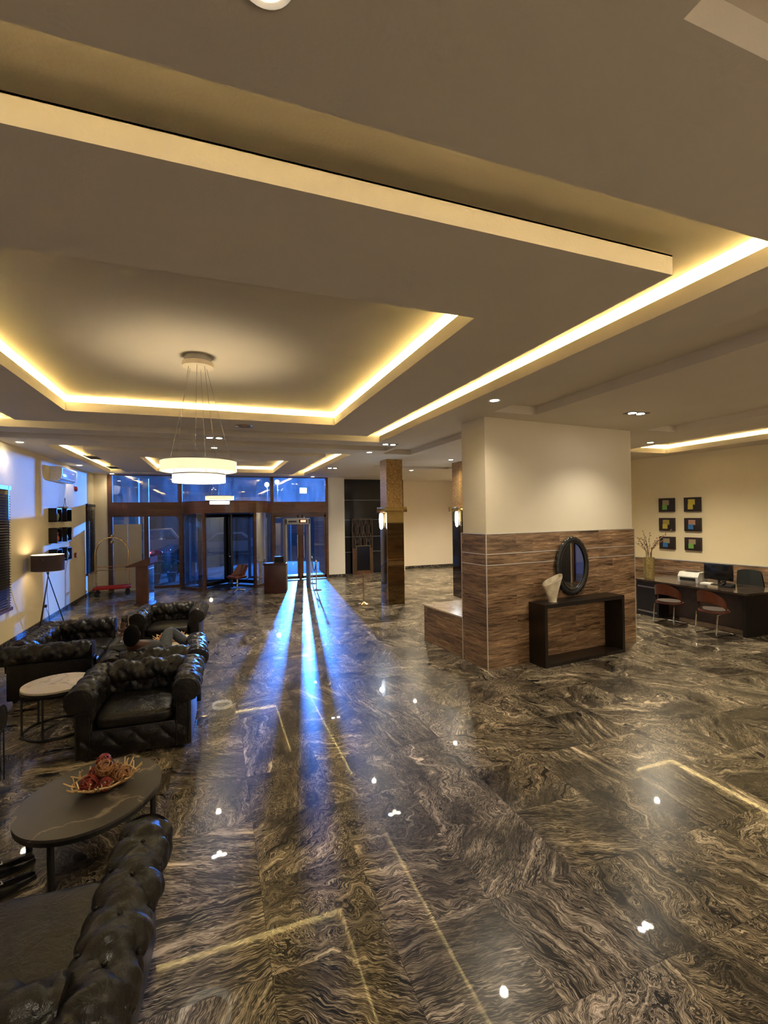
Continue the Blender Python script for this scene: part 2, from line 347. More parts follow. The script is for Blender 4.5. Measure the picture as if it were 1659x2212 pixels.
# walls
def wall(name, segs, mat, parent=None):
    m = MB()
    for sg in segs: m.box(*sg)
    return struct(m.build(name, mat, parent))
wl = wall('wall_left', [(XL-.25, -4.1, 0, XL, 8.9, 3.75), (XL-.25, 8.9, 0, XL, 10.5, .66), (XL-.25, 8.9, 2.94, XL, 10.5, 3.75), (XL-.25, 10.5, 0, XL, 16.07, 3.75),
      (XL-.25, 16.07, 0, XL, 17.05, .64), (XL-.25, 16.07, 2.77, XL, 17.05, 3.75), (XL-.25, 17.05, 0, -3.17, 17.4, 3.75)], M_WALL)
M_PIER = plaster('ivory_paint', (.74, .70, .60), (.78, .74, .64))
wall('wall_front_pier', [(4.02, 17.05, 0, 4.66, 17.75, 3.75)], M_PIER).name = 'wall_front'
M_FARW = plaster('beige_paint', (.80, .71, .57), (.83, .74, .60))
wall('wall_far', [(7.35, 18.3, 0, 14.1, 18.5, 3.75), (7.3, 17.75, 0, 7.4, 18.5, 3.75)], M_FARW)
wall('wall_back', [(-3.9, -4.1, 0, 14.1, -3.9, 3.75)], M_WALL)
ca = atan2(.124, .992)
RW = T(11.113, 8.948, 0) @ rz(ca)        # right wall frame: local -y runs towards the camera
m = MB(); m.box(0, -6.6, 0, .2, 1.2, 3.75, RW); m.box(-1.0, 1.2, 0, .2, 1.4, 3.75, RW); m.box(0, -13.2, 0, .2, -9.6, 3.75, RW); m.box(0, -9.6, 0, .2, -7.96, 3.75, RW); m.box(0, -7.96, 2.9, .2, -6.6, 3.75, RW)
struct(m.build('wall_right', M_WALL))
wall('wall_side', [(10.3, 10.2, 0, 10.45, 18.3, 3.75)], M_FARW)
m = MB().box(.0, -7.96, .06, .02, -6.6, 2.9, RW @ T(.09, 0, 0)); w3 = struct(m.build('window_3', M_GLASS))
m = MB()
for y in (-7.96, -6.66): m.box(.05, y, .0, .13, y+.06, 2.9, RW)
m.box(.05, -7.96, .0, .13, -6.6, .06, RW).box(.05, -7.96, 2.84, .13, -6.6, 2.9, RW); m.build('window_frame', M_BRONZE, w3)
nd = struct(MB().box(-.02, -9.9, 0, -.001, -7.98, 3.0, RW).build('wall_panel_dark', M_BRONZE)); nd.data.materials[0] = plain('black_gloss_panel', (.006, .007, .012), .18); nd.name = 'trim_3'
# skirting
struct(MB().box(XL, -3.9, 0, XL+.018, 17.05, .10).build('baseboard_left', M_BASEB))
struct(MB().box(7.4, 18.28, 0, 10.3, 18.3, .11).box(4.01, 17.03, 0, 4.67, 17.05, .1).box(4.66, 17.05, 0, 4.68, 17.74, .1).build('baseboard_front', M_BASEB))
# wood tile wainscot on the right wall
m = MB().box(-.018, -6.6, 0, 0, 1.19, 1.03); wz = struct(m.build('trim_1', M_WOODT)); wz.matrix_world = RW
m = MB().box(-.03, -6.6, 1.03, 0, 1.19, 1.05).box(-.021, -6.6, .82, -.017, 1.19, .826).box(-.021, -6.6, .72, -.017, 1.19, .726); o = struct(m.build('trim_2', M_SILVER)); o.matrix_world = RW
# dark niche beside the entrance: black glossy panels
M_NICHE = plain('black_gloss_panel', (.004, .005, .009), .45, spec=.15); M_SEAM = plain('thin_steel_seam', (.35, .38, .42), .3, .8)
m = MB().box(4.66, 17.72, 0, 7.35, 17.8, 3.75); nw = struct(m.build('wall_niche', M_NICHE))
m = MB()
for z in (.85, 1.45, 2.12, 2.9): m.box(4.66, 17.712, z, 7.35, 17.722, z+.012)
m.build('panel_seam', M_SEAM, nw)

# ------------------------------------------------------------------ clad pier (wall_pillar) with console and mirror
ct = atan2(.324, 3.259); CM = T(3.753, 5.903, 0) @ rz(ct); CLOC = (3.753, 5.903, 0)
CT = Matrix(((cos(ct), -sin(ct)), (sin(ct), cos(ct))))
def cl(x, y, z=0): v = CT @ Vector((x, y)); return (3.753+v.x, 5.903+v.y, z)
pil = struct(MB().box(.02, .02, 2.0, 3.24, .60, H).build('wall_pier', M_COLP, None, CLOC, ct))
MB().box(0, 0, 0, 3.27, .62, 2.0).build('wood_cladding', M_WOODT, pil)
m = MB()
for z in (1.990, 1.690, 1.526): m.box(-.005, -.005, z, 3.275, .625, z+.012)
m.box(-.005, -.005, 0, .007, .007, 2.0).box(3.263, -.005, 0, 3.275, .007, 2.0).box(-.005, .613, 0, .007, .625, 2.0); m.build('metal_trim', M_SILVER, pil)
# bench behind the pier
M_BTOP = marble('cream_marble', (.62, .52, .42), (.42, .30, .2), .18)
b = thing('bench', 'low wood-tile bench with cream stone top behind the mirror pier', 'bench', cl(0, 0), ct)
MB().box(.03, .625, 0, 2.6, 1.86, .635).build('bench_body', M_WOODT, b); MB().box(.01, .625, .635, 2.62, 1.88, .66).build('bench_top', M_BTOP, b)
# console table
b = thing('console_table', 'black wooden open-box console table under the oval mirror', 'console table', cl(.79, -.34), ct)
MB().box(0, 0, .875, 1.74, .33, .935).build('table_top', M_DKWOOD, b)
MB().box(0, 0, 0, .055, .33, .875).build('side_panel', M_DKWOOD, b); MB().box(1.685, 0, 0, 1.74, .33, .875).build('side_panel', M_DKWOOD, b)
MB().box(.055, .0, .0, 1.685, .33, .05).build('bottom_shelf', M_DKWOOD, b)
# oval mirror
b = thing('oval_mirror', 'black carved oval wall mirror leaning over the console table', 'mirror', cl(1.70, -.012, 1.43), ct)
def frame(u, v):
    a = 2*pi*u; w = 2*pi*v; sc = 1+.035*abs(sin(a*13))*(.5+.5*cos(w))
    rx = .318+.04*cos(w); rzz = .424+.042*cos(w)
    return (rx*cos(a)*sc, -.03-.024*sin(w), rzz*sin(a)*sc)
m = MB().grid(frame, 156, 13, wrapu=True); m.build('mirror_frame', M_BLACK, b)
m = MB().tube([(.279*cos(2*pi*k/48), -.045, .384*sin(2*pi*k/48)) for k in range(48)], .008, 8, closed=True); m.build('inner_rim', M_BLACK, b)
M_MIRR = plain('mirror_silvering', (.8, .82, .85), .015, 1, .01)
m = MB().add([(.285*cos(2*pi*k/48), -.03, .39*sin(2*pi*k/48)) for k in range(48)]+[(.285*cos(2*pi*k/48), -.012, .39*sin(2*pi*k/48)) for k in range(48)],
             [tuple(range(48)), tuple(range(48, 96))[::-1]]+[(k, (k+1) % 48, 48+(k+1) % 48, 48+k) for k in range(48)]); m.build('mirror_glass', M_MIRR, b)
# sculptural vase on console
t = NT('speckled_ivory_ceramic'); nz = noise(t, t.co(), 9, 4); t.P(Base_Color=t.ramp(nz, [(.4, (.60, .52, .38)), (.6, (.74, .68, .55))]), Roughness=.35); M_IVORY = t.m
b = thing('sculptural_vase', 'ivory flared vase with slanted mouth on the console table', 'vase', cl(1.10, -.19, .936), ct)
def vase(u, v):
    a = 2*pi*u; g = min(1, v*1.1)**1.5; w = .062+.115*g; d = .052+.03*g; ca, sa = cos(a), sin(a)
    z = v*(.345-.085*v*ca*(-1)*.0+.07*v*ca); lean = -.03*sin(v*pi*.9)*(ca < 0)
    return (w*math.copysign(abs(ca)**.8, ca)+.012*v+lean*abs(ca), d*math.copysign(abs(sa)**.9, sa), z)
MB().grid(vase, 48, 24, wrapu=True).grid(lambda u, v: tuple(c*(.9 if i < 2 else 1) for i, c in enumerate(vase(u, 1-v*.7))), 48, 12, wrapu=True).lathe([(.001, 0), (.065, 0)], 24, cap=False).build('vase_body', M_IVORY, b)

# ------------------------------------------------------------------ gold mirror pillars with sconces
t = NT('hammered_gold_leaf'); p_ = t.co(); nz = noise(t, p_, 26, 5, .65); t.P(Base_Color=t.ramp(nz, [(.35, (.30, .17, .055)), (.65, (.62, .40, .16))]), Roughness=.34, Metallic=.75); t.bump(nz, .6, .01); M_GOLDL = t.m
M_GOLDM = plain('gold_mirror_panel', (.60, .42, .15), .12, .9, .1, 5); M_BRZM = plain('bronze_mirror_panel', (.17, .115, .055), .05, .92, .15, 3)
M_CRYST = glow('crystal_lamp_glow', (.80, .90, 1.0), 2.2)
def gold_pillar(x0, y0, w, label):
    b = thing('gold_pillar', label, 'pillar', (x0, y0, 0), 0); b['kind'] = 'structure'
    MB().box(0, 0, .0, w, .5, 2.10).build('mirror_cladding', M_BRZM, b)
    MB().box(-.004, -.004, 2.10, w+.004, .504, 2.37).build('gold_panel', M_GOLDM, b)
    MB().box(-.002, -.006, .0, .006, .004, 2.1).box(w-.004, -.006, 0, w+.004, .004, 2.1).box(0, -.004, 1.16, w, 0, 1.168).build('edge_trim', M_BRASS, b)
    MB().box(-.07, -.07, 2.37, w+.08, .57, 2.50, bev=.006).build('collar', M_GOLDM, b)
    MB().box(.01, .01, 2.5, w-.01, .49, H).build('gold_leaf_shaft', M_GOLDL, b)
    return b
def sconce(x, y, z, label):
    s = thing('wall_sconce', label, 'wall lamp', (x, y, z), 0, 'crystal lamps on the gold pillars')
    MB().box(-.11, -.03, .2, 0, .03, .24, bev=.005).box(-.02, -.05, -.18, 0, .05, .24).build('bracket', M_BRASS, s)
    m = MB(); prof = [(.012, -.22), (.04, -.19), (.052, -.1), (.055, .05), (.05, .17), (.03, .2)]
    m.lathe(prof, 6, T(-.085, 0, 0)); m.build('crystal_shade', M_CRYST, s); return s
gold_pillar(4.15, 11.12, .46, 'gold leaf and bronze mirror pillar standing free beside the easel sign')
sconce(4.148, 11.30, 2.15, 'glowing crystal lamp on the left side of the free-standing gold pillar')
gold_pillar(6.30, 11.12, .46, 'second gold pillar, mostly hidden behind the wood-tiled pier')
sconce(6.298, 11.2, 2.17, 'glowing crystal lamp seen at the edge of the wood-tiled pier')
lamp('POINT', 'sconce_light', (3.98, 11.2, 2.15), 5, (.8, .9, 1), size=.06); lamp('POINT', 'sconce_light', (6.1, 11.15, 2.17), 5, (.8, .9, 1), size=.06)

# ------------------------------------------------------------------ entrance facade
XF0, XF1 = -3.17, 4.02
ws = struct(MB().box(XF0, YD-.03, 3.70, XF1, YD+.09, 3.75).build('window_front', M_BRONZE))
m = MB()
for x0, x1 in ((XF0, -3.04), (-1.09, -.98), (1.93, 2.03), (3.93, XF1)): m.box(x0, YD-.04, 0, x1, YD+.08, 3.72)
for x0, x1 in ((-2.14, -2.01), (2.93, 3.02)): m.box(x0, YD-.03, 0, x1, YD+.06, 2.44)
m.box(XF0, YD-.05, 2.43, -.98, YD+.08, 2.83).box(1.93, YD-.05, 2.43, XF1, YD+.08, 2.83)
m.box(XF0, YD-.03, .0, -.98, YD+.05, .07).box(XF0, YD-.02, 2.36, -.98, YD+.05, 2.43).box(1.98, YD-.02, 2.34, XF1, YD+.05, 2.43).box(-.98, YD-.02, 2.75, 1.93, YD+.05, 2.83)
m.build('window_frame', M_BRONZE, ws)
for x0, x1 in ((-3.04, -1.09), (-.98, 1.93), (2.03, 3.93)): MB().box(x0, YD+.0, 2.83, x1, YD+.012, 3.70).build('glass_pane', M_TRANS2 if x0 > 2 else M_TRANS, ws)
for x0, x1 in ((-3.04, -2.14), (-2.01, -1.09)): MB().box(x0, YD, .07, x1, YD+.012, 2.36).build('glass_pane', M_GLASS, ws)
for n_, x0, x1, hx in (('door_1', 2.03, 2.93, 2.86), ('door_2', 3.02, 3.93, 3.09)):
    m = MB().box(x0, YD-.01, .02, x0+.06, YD+.04, 2.34).box(x1-.06, YD-.01, .02, x1, YD+.04, 2.34).box(x0, YD-.01, .02, x1, YD+.04, .13).box(x0, YD-.01, 2.27, x1, YD+.04, 2.34)
    d = struct(m.build(n_, M_BRONZE)); MB().box(x0+.06, YD+.01, .13, x1-.06, YD+.02, 2.27).build('door_glass', M_GLASS, d)
    MB().tube([(hx, YD-.01, .75), (hx, YD-.07, .8), (hx, YD-.07, 1.6), (hx, YD-.01, 1.65)], .013, 8).build('door_handle', M_CHROME, d)
# revolving door
RC = (.49, YD); RR = 1.46
b = thing('revolving_door', 'brown-framed revolving glass door with curved glass drum', 'revolving door', (RC[0], RC[1], 0))
def arc(a0, a1, r, n=24): return [(r*cos(radians(a0+(a1-a0)*k/n)), r*sin(radians(a0+(a1-a0)*k/n))) for k in range(n+1)]
def band(mb, a0, a1, r0, r1, z0, z1, n=24):
    o = arc(a0, a1, r1, n); i = arc(a0, a1, r0, n)
    for k in range(n): mb.prism([i[k], o[k], o[k+1], i[k+1]], z0, z1, smooth=False)
m = MB(); band(m, 0, 360, RR-.05, RR+.03, 2.44, 2.83, 64); m.prism(arc(0, 360, RR-.05, 64)[:-1], 2.44, 2.47); m.prism(arc(0, 360, RR+.03, 64)[:-1], 2.80, 2.83); m.build('header_drum', M_BRONZE, b)
for a0, a1 in ((182, 238), (302, 358), (2, 58), (122, 178)):
    m = MB(); band(m, a0, a1, RR-.008, RR+.004, .06, 2.44); m.build('curved_glass', M_GLASS, b)
    m = MB(); band(m, a0, a1, RR-.03, RR+.02, 0, .07); 
    for a in (a0, a1):
        x, y = RR*cos(radians(a)), RR*sin(radians(a)); m.box(-.035, -.045, 0, .035, .045, 2.44, T(x, y, 0) @ rz(radians(a)))
    m.build('drum_frame', M_BRONZE, b)
rt = MB().tube([(0, 0, .02), (0, 0, 2.44)], .045, 12).build('centre_post', M_BLACK, b)
for a in (200, 245, 290, 335):
    a = a-18
    q = rz(radians(a)); m = MB().box(.06, -.025, .05, .16, .025, 2.4, q).box(1.28, -.025, .05, 1.38, .025, 2.4, q).box(.06, -.025, .05, 1.38, .025, .17, q).box(.06, -.025, 2.3, 1.38, .025, 2.4, q)
    wg = m.build('door_wing', M_BLACK, b); MB().box(.16, -.004, .17, 1.28, .004, 2.3, q).build('wing_glass', M_GLASS, wg)
    MB().tube([q @ Vector((.1, -.06, 1.05)), q @ Vector((1.34, -.06, 1.05))], .014, 8).build('push_bar', M_CHROME, wg)
m = MB(); band(m, 0, 360, .02, RR-.1, .0, .012, 48); m.build('floor_mat', plain('dark_entrance_mat', (.02, .021, .025), .9, 0, .3, 60), b)

# ------------------------------------------------------------------ left wall: windows, blinds, niches, AC
M_BLIND = plain('dark_wood_blind', (.014, .011, .010), .4)
def win(name, y0, y1, z0, z1):
    w = struct(MB().box(XL-.20, y0, z0, XL-.19, y1, z1).build(name, M_GLASS))
    MB().box(XL-.23, y0, z0, XL-.17, y0+.05, z1).box(XL-.23, y1-.05, z0, XL-.17, y1, z1).box(XL-.23, y0, z1-.05, XL-.17, y1, z1).build('window_frame', M_BRONZE, w)
    MB().box(XL-.2, y0-.05, z0-.06, XL+.05, y1+.03, z0).build('window_sill', M_BRONZE, w)
win('window_1', 8.9, 10.5, .70, 2.94); win('window_2', 16.07, 17.04, .68, 2.77)
def blind(y0, y1, z0, z1, label):
    b = thing('venetian_blind', label, 'blind', (XL, y0, z0), 0, 'dark blinds in the left wall'); L = y1-y0; h = z1-z0
    MB().box(.0, 0, h-.07, .06, L, h).build('head_rail', M_BLIND, b)
    m = MB(); n = int(h/.05)
    for k in range(n-1):
        z = .02+k*(h-.1)/n; m.box(-.025, 0, -.0015, .025, L, .0015, T(.03, 0, z) @ Matrix.Rotation(radians(38), 4, 'Y'))
    m.build('blind_slats', M_BLIND, b)
    m = MB()
    for y in (.12, L/2, L-.12): m.box(.056, y-.012, 0, .06, y+.012, h)
    m.build('ladder_tape', M_BLIND, b)
blind(8.95, 10.46, .72, 2.93, 'dark slatted blind on the window nearest the sofas')
blind(16.10, 17.0, .70, 2.76, 'dark slatted blind on the narrow window by the luggage cart')
SHY = [(12.72, 13.12), (13.50, 13.93)]; SHZ = [(2.25, 2.57), (1.76, 2.11), (1.29, 1.61)]
row = ['top row', 'middle row', 'bottom row']; colm = ['lamp side', 'entrance side']
for i, (z0, z1) in enumerate(SHZ):
    for j, (y0, y1) in enumerate(SHY):
        b = thing('wall_shelf', f'dark box shelf on the left wall, {row[i]}, {colm[j]}', 'shelf', (XL, y0, z0), 0, 'box shelves on the left wall')
        L = y1-y0; h = z1-z0; MB().box(0, 0, 0, .165, .025, h).box(0, L-.025, 0, .165, L, h).box(0, 0, 0, .165, L, .022).box(0, 0, h-.022, .165, L, h).build('shelf_box', M_DKWOOD, b)
        MB().box(0, .025, .022, .008, L-.025, h-.022).build('back_board', M_DKWOOD, b)
def smallvase(x, y, z, prof, mat, label, group='little vases in the box shelves'):
    o = MB().lathe(prof, 20).build('small_vase', mat, None, (x, y, z)); tag(o, label, 'vase', group)
pv = [(.03, 0), (.055, .05), (.065, .11), (.05, .17), (.028, .2), (.035, .22)]
M_CELA = plain('celadon_glaze', (.35, .42, .33), .25, 0, .2, 20); M_TERRA = plain('terracotta_glaze', (.55, .16, .07), .35, 0, .2, 20)
smallvase(XL+.09, 12.95, 2.273, pv, M_CELA, 'pale green vase in the top wall shelf')
smallvase(XL+.09, 12.95, 1.783, [(.035, 0), (.06, .06), (.05, .13), (.035, .17), (.05, .2), (.03, .24)], M_TERRA, 'terracotta vase in the middle wall shelf')
smallvase(XL+.09, 13.73, 1.783, [(.03, 0), (.045, .05), (.03, .12), (.015, .16), (.02, .2)], M_BLACK, 'small black vase in the middle wall shelf')
smallvase(XL+.09, 13.73, 1.313, pv, plain('patterned_white_vase', (.5, .52, .46), .3, 0, .5, 55), 'mottled white vase in the bottom wall shelf')
smallvase(XL+.09, 13.73, 2.273, [(.02, 0), (.03, .04), (.025, .14), (.02, .2)], M_DKWOOD, 'slim dark vase in the top wall shelf')
b = thing('candle_holder', 'small wire ornament with pots on top of the upper wall shelf', 'ornament', (XL+.08, 13.68, 2.572))
for y in (-.08, .08): MB().lathe([(.03, 0), (.045, .01), (.05, .05), (.045, .055)], 16, T(0, y, 0)).build('pot', M_CHROME, b)
MB().tube([(0, -.1, .05), (0, -.03, .15), (0, 0, .26)], .005, 6).tube([(0, .1, .05), (0, .05, .15), (0, .02, .28)], .005, 6).tube([(0, -.1, .03), (0, .1, .03)], .005, 6).build('wire_stem', M_BLACK, b)
# air conditioner
b = thing('air_conditioner', 'white split air conditioner high on the left wall', 'air conditioner', (XL+.001, 12.82, 3.22))
L = 1.28; prof = [(0, 0), (.15, 0), (.235, .06), (.25, .16), (.25, .30), (.21, .335), (0, .335)]
MY = Matrix(((1, 0, 0, 0), (0, 0, 1, 0), (0, 1, 0, 0), (0, 0, 0, 1)))
MB().prism(prof, 0, L, MY).build('casing', M_WHITE, b)
m = MB().box(.155, .08, -.006, .165, L-.08, .035).box(.17, .05, .0, .2, L-.05, .006); m.build('air_flap', plain('dark_louvre', (.06, .06, .06), .5), b)
MB().box(.251, .06, .07, .254, L-.06, .29, bev=.001).build('front_panel', plain('glossy_ac_panel', (.8, .78, .74), .08), b)
M_RED = plain('alarm_red', (.28, .01, .01), .35)
b = thing('fire_alarm_bell', 'round dark red alarm bell on the left wall under the air conditioner', 'alarm', (XL+.001, 14.95, 3.14))
RY = Matrix.Rotation(radians(90), 4, 'Y')
MB().lathe([(.075, 0), (.075, .03), (.04, .06), (.001, .065)], 24, RY).build('bell_dome', M_RED, b); MB().box(0, -.09, -.09, .012, .09, .09).build('back_box', M_RED, b)
b = thing('fire_call_point', 'small red fire call point on the left wall beside the shelves', 'alarm', (XL+.001, 14.85, 1.26))
MB().box(0, -.05, 0, .04, .05, .13, bev=.006).build('call_box', M_RED, b); MB().box(.041, -.03, .03, .043, .03, .09).build('press_plate', M_WHITE, b)
b = thing('wall_socket', 'power socket with a plug low on the wall behind the floor lamp', 'socket', (XL+.001, 12.35, .33))
MB().box(0, -.07, 0, .012, .07, .12, bev=.004).build('face_plate', M_WHITE, b); MB().box(.012, -.03, .02, .06, .03, .08, bev=.006).build('plug', M_BLACK, b)
tag(MB().box(XL, 17.3-.28, .9, XL+.03, 17.3-.26, 2.3).build('cable_conduit', M_WHITE), 'thin white vertical conduit beside the narrow window', 'conduit')

# ------------------------------------------------------------------ chesterfields
def puff(s, t, ps, pt):
    a = sin(pi*(s/ps+t/pt)/1.0); b_ = sin(pi*(s/ps-t/pt)/1.0)
    return (abs(a)*abs(b_))**.36
ARMP = []
def armprof():
    P = [(0, .36), (0, .52)]; cx, cz, r = .105, .585, .125
    for k in range(0, 19):
        a = radians(200-k*14.0); P.append((cx+r*cos(a), cz+r*sin(a)))
    return P
def resample(P, n):
    d = [0]
    for i in range(1, len(P)): d.append(d[-1]+hypot(P[i][0]-P[i-1][0], P[i][1]-P[i-1][1]))
    out = []
    for k in range(n):
        s = d[-1]*k/(n-1); i = 1
        while i < len(d)-1 and d[i] < s: i += 1
        f = (s-d[i-1])/max(1e-9, d[i]-d[i-1]); out.append((P[i-1][0]+(P[i][0]-P[i-1][0])*f, P[i-1][1]+(P[i][1]-P[i-1][1])*f, s))
    return out
def tufted(mb, L, back=False, M=None, ps=.26, pt=.235):
    """tufted roll: profile in x (outwards) and z, extruded along y"""
    Q = resample(armprof(), 56); nv = max(24, int(L/.014)); S = Q[-1][2]; amp = .028
    nl = max(2, round(L/pt)); pt = L/nl
    def fn(u, v):
        i = min(55, int(round(u*55))); x, z, s = Q[i]; x0, z0, _ = Q[max(0, i-1)]; x1, z1, _ = Q[min(55, i+1)]
        tx, tz = x1-x0, z1-z0; l = hypot(tx, tz); nx, nz = -tz/l, tx/l
        env = min(1, (s)/.06)*min(1, (S-s)/.05)
        end = min(1, v*L/.03, (1-v)*L/.03)
        d = amp*puff(s+.07, v*L, ps, pt)*env*end-.012
        wob = .006*sin(23*v*L+9*s)+.004*sin(47*v*L-23*s)+.003*sin(90*v*L+31*s)
        return (x+nx*(d+wob*env), v*L, z+nz*(d+wob*env))
    mb.grid(fn, 56, nv, M)
    for e, yy in ((0, 0.0), (1, L)):      # scroll end caps
        n = 20; cx, cz = .105, .585; sg = -1 if e == 0 else 1
        ringp = [(x, z) for x, z, s in Q[::3] if z > .42]
        vs = [(cx, yy+sg*.012, cz)]+[(x, yy, z) for x, z in ringp]; k = len(ringp)
        mb.add(vs, [(0, i, i+1) for i in range(1, k)]+[(0, k, 1)], True, M)
    return mb
def buttons(mb, L, M=None, ps=.26, pt=.235):
    Q = resample(armprof(), 200); S = Q[-1][2]; nl = max(2, round(L/pt)); pt = L/nl
    i = 0
    for a in range(-2, 12):
        s = a*ps/2-.07
        if s < .05 or s > S-.05: continue
        x, z, _ = Q[int(s/S*199)]; x1, z1, _ = Q[min(199, int(s/S*199)+2)]; x0, z0, _ = Q[max(0, int(s/S*199)-2)]
        l = hypot(x1-x0, z1-z0); nx, nz = -(z1-z0)/l, (x1-x0)/l
        for b_ in range(0, 2*nl+1):
            if (a+b_) % 2: continue
            y = b_*pt/2
            if y < .05 or y > L-.05: continue
            mb.ball((x-nx*.004, y, z-nz*.004), .011, 8, M)
def cushion(mb, x0, x1, y0, y1, z0, z1):
    def fn(u, v):
        a = 2*pi*u; b_ = pi*(v-.5); e = .28
        sg = lambda w, p: math.copysign(abs(w)**p, w)
        cx = sg(cos(b_), .35)*sg(cos(a), e); cy = sg(cos(b_), .35)*sg(sin(a), e); cz = sg(sin(b_), .55)
        x = (x0+x1)/2+cx*(x1-x0)/2; y = (y0+y1)/2+cy*(y1-y0)/2; dome = .012*(1-cx*cx)*(1-cy*cy)
        return (x, y, (z0+z1)/2+cz*(z1-z0)/2+(dome if cz > 0 else 0)+.004*sin(x*23+y*9)*(1 if cz > 0 else 0))
    mb.grid(fn, 64, 24, wrapu=True)
M_LEATH2 = leather(); M_LEATH2.name = 'worn_leather_seat'
def chesterfield(name, w, d, seats, label, cat, loc, a, group):
    """faces -y; origin = centre of the front edge on the floor; w = width over the rolls"""
    b = thing(name, label, cat, loc, a, group); iw = w/2-.23      # inner half width
    MB().box(-iw-.12, .03, .045, iw+.12, d-.08, .30, bev=.012).build('sofa_base', M_LEATH, b)
    m = MB(); 
    def rail(u, v):
        x = (u-.5)*2*(iw+.1); z = .05+v*.24
        return (x, .03-.03*puff(z, x, .24, .23)*sin(pi*v), z)
    m.grid(rail, 90, 20); m.build('front_rail', M_LEATH, b)
    for sgn in (-1, 1):
        Q = Matrix(((sgn, 0, 0, sgn*iw), (0, 1, 0, 0), (0, 0, 1, 0), (0, 0, 0, 1)))
        m = MB(); m.box(.0, .02, .045, .15, d-.08, .54, Q, bev=.012); tufted(m, d-.02, M=Q); buttons(m, d-.02, Q)
        m.tube([(.02, -.004, .06), (.02, -.004, .5), (.13, -.004, .5), (.13, -.004, .06)], .006, 6, Q)
        m.build('armrest', M_LEATH, b)
    # back roll runs along x between the arms, leaning outwards to +y
    L = 2*iw+.06; Q = Matrix(((0, 1, 0, -L/2), (1, 0, 0, d-.27), (0, 0, 1, .02), (0, 0, 0, 1)))
    m = MB(); m.box(0, 0, .045, .16, L, .55, Q, bev=.012); tufted(m, L, M=Q); buttons(m, L, Q); m.build('backrest', M_LEATH, b)
    cw = 2*iw/seats
    for k in range(seats):
        m = MB(); x0 = -iw+k*cw+.006; cushion(m, x0, x0+cw-.012, .0, d-.25, .29, .44); m.build('seat_cushion', M_LEATH2, b)
    for sx in (-1, 1):
        for y in (.08, d-.14): MB().lathe([(.02, 0), (.028, .02), (.024, .05)], 12, T(sx*(iw+.06), y, 0)).build('foot', M_DKWOOD, b)
    return b
GA = 'black leather chesterfield seats in the lounge'
A = chesterfield('chesterfield_armchair', 1.17, .93, 1, 'black tufted leather armchair facing the camera in front of the coral bowl table, backing onto the man', 'armchair', (-.74, 5.05, 0), radians(-2), GA)
A['label'] = 'black tufted leather armchair whose empty seat faces the oval coffee table'
dup(A, (-.70, 7.0, 0), pi+radians(2), 'black tufted leather armchair in which the man in jeans slouches', GA)
dup(A, (-.76, 8.72, 0), radians(-4), 'black tufted leather armchair in front of the wooden lectern, farthest from the camera', GA)
dup(A, (-1.73, 4.45, 0), radians(90), 'black tufted leather armchair almost wholly cut off by the frame beside the oval table', GA)
chesterfield('chesterfield_sofa', 1.75, 1.02, 2, 'black tufted leather two-seat sofa standing by the left wall before the floor lamp', 'sofa', (-1.50, 7.85, 0), radians(90), GA)
chesterfield('chesterfield_sofa', 1.8, 1.12, 2, 'black tufted leather sofa closest to the camera with its arm beside the oval table', 'sofa', (-1.13, 2.86, 0), radians(176.5), GA)

# ------------------------------------------------------------------ tables, bowls, shoes
M_SLATE = marble('dark_grey_veined_stone', (.055, .05, .043), (.22, .19, .15), .3, 1.1, .008)
M_CREAMT = marble('cream_veined_stone', (.66, .58, .46), (.42, .33, .24), .3, 2.2, .02)
def oval(a, b_, n=64, p=2.4): return [(math.copysign(abs(cos(2*pi*k/n))**(2/p), cos(2*pi*k/n))*a, math.copysign(abs(sin(2*pi*k/n))**(2/p), sin(2*pi*k/n))*b_) for k in range(n)]
b = thing('coffee_table', 'low oval coffee table with dark veined stone top and black legs', 'coffee table', (-.835, 3.862, 0), radians(-22))
TZ = .345
MB().prism(oval(.428, .49, 72, 2.05), TZ-.018, TZ).build('table_top', M_SLATE, b); MB().prism(oval(.423, .485, 72, 2.05), TZ-.048, TZ-.018).build('apron', M_BLACK, b)
for x, y in ((.03, -.44), (.385, .1), (-.03, .44), (-.385, -.1)): MB().tube([(x, y, 0), (x, y, TZ-.04)], .02, 10).build('leg', M_BLACK, b)
M_CORAL = plain('pale_gold_coral_metal', (.62, .44, .22), .35, .4); M_RATR = plain('dark_red_rattan', (.26, .035, .02), .5, 0, .3); M_RATB = plain('brown_rattan', (.30, .14, .05), .5, 0, .3); M_RATO = plain('orange_rattan', (.75, .22, .05), .5, 0, .2); M_RATP = plain('pink_red_rattan', (.8, .10, .08), .5, 0, .2); M_RATY = plain('straw_rattan', (.70, .42, .12), .5, 0, .2)
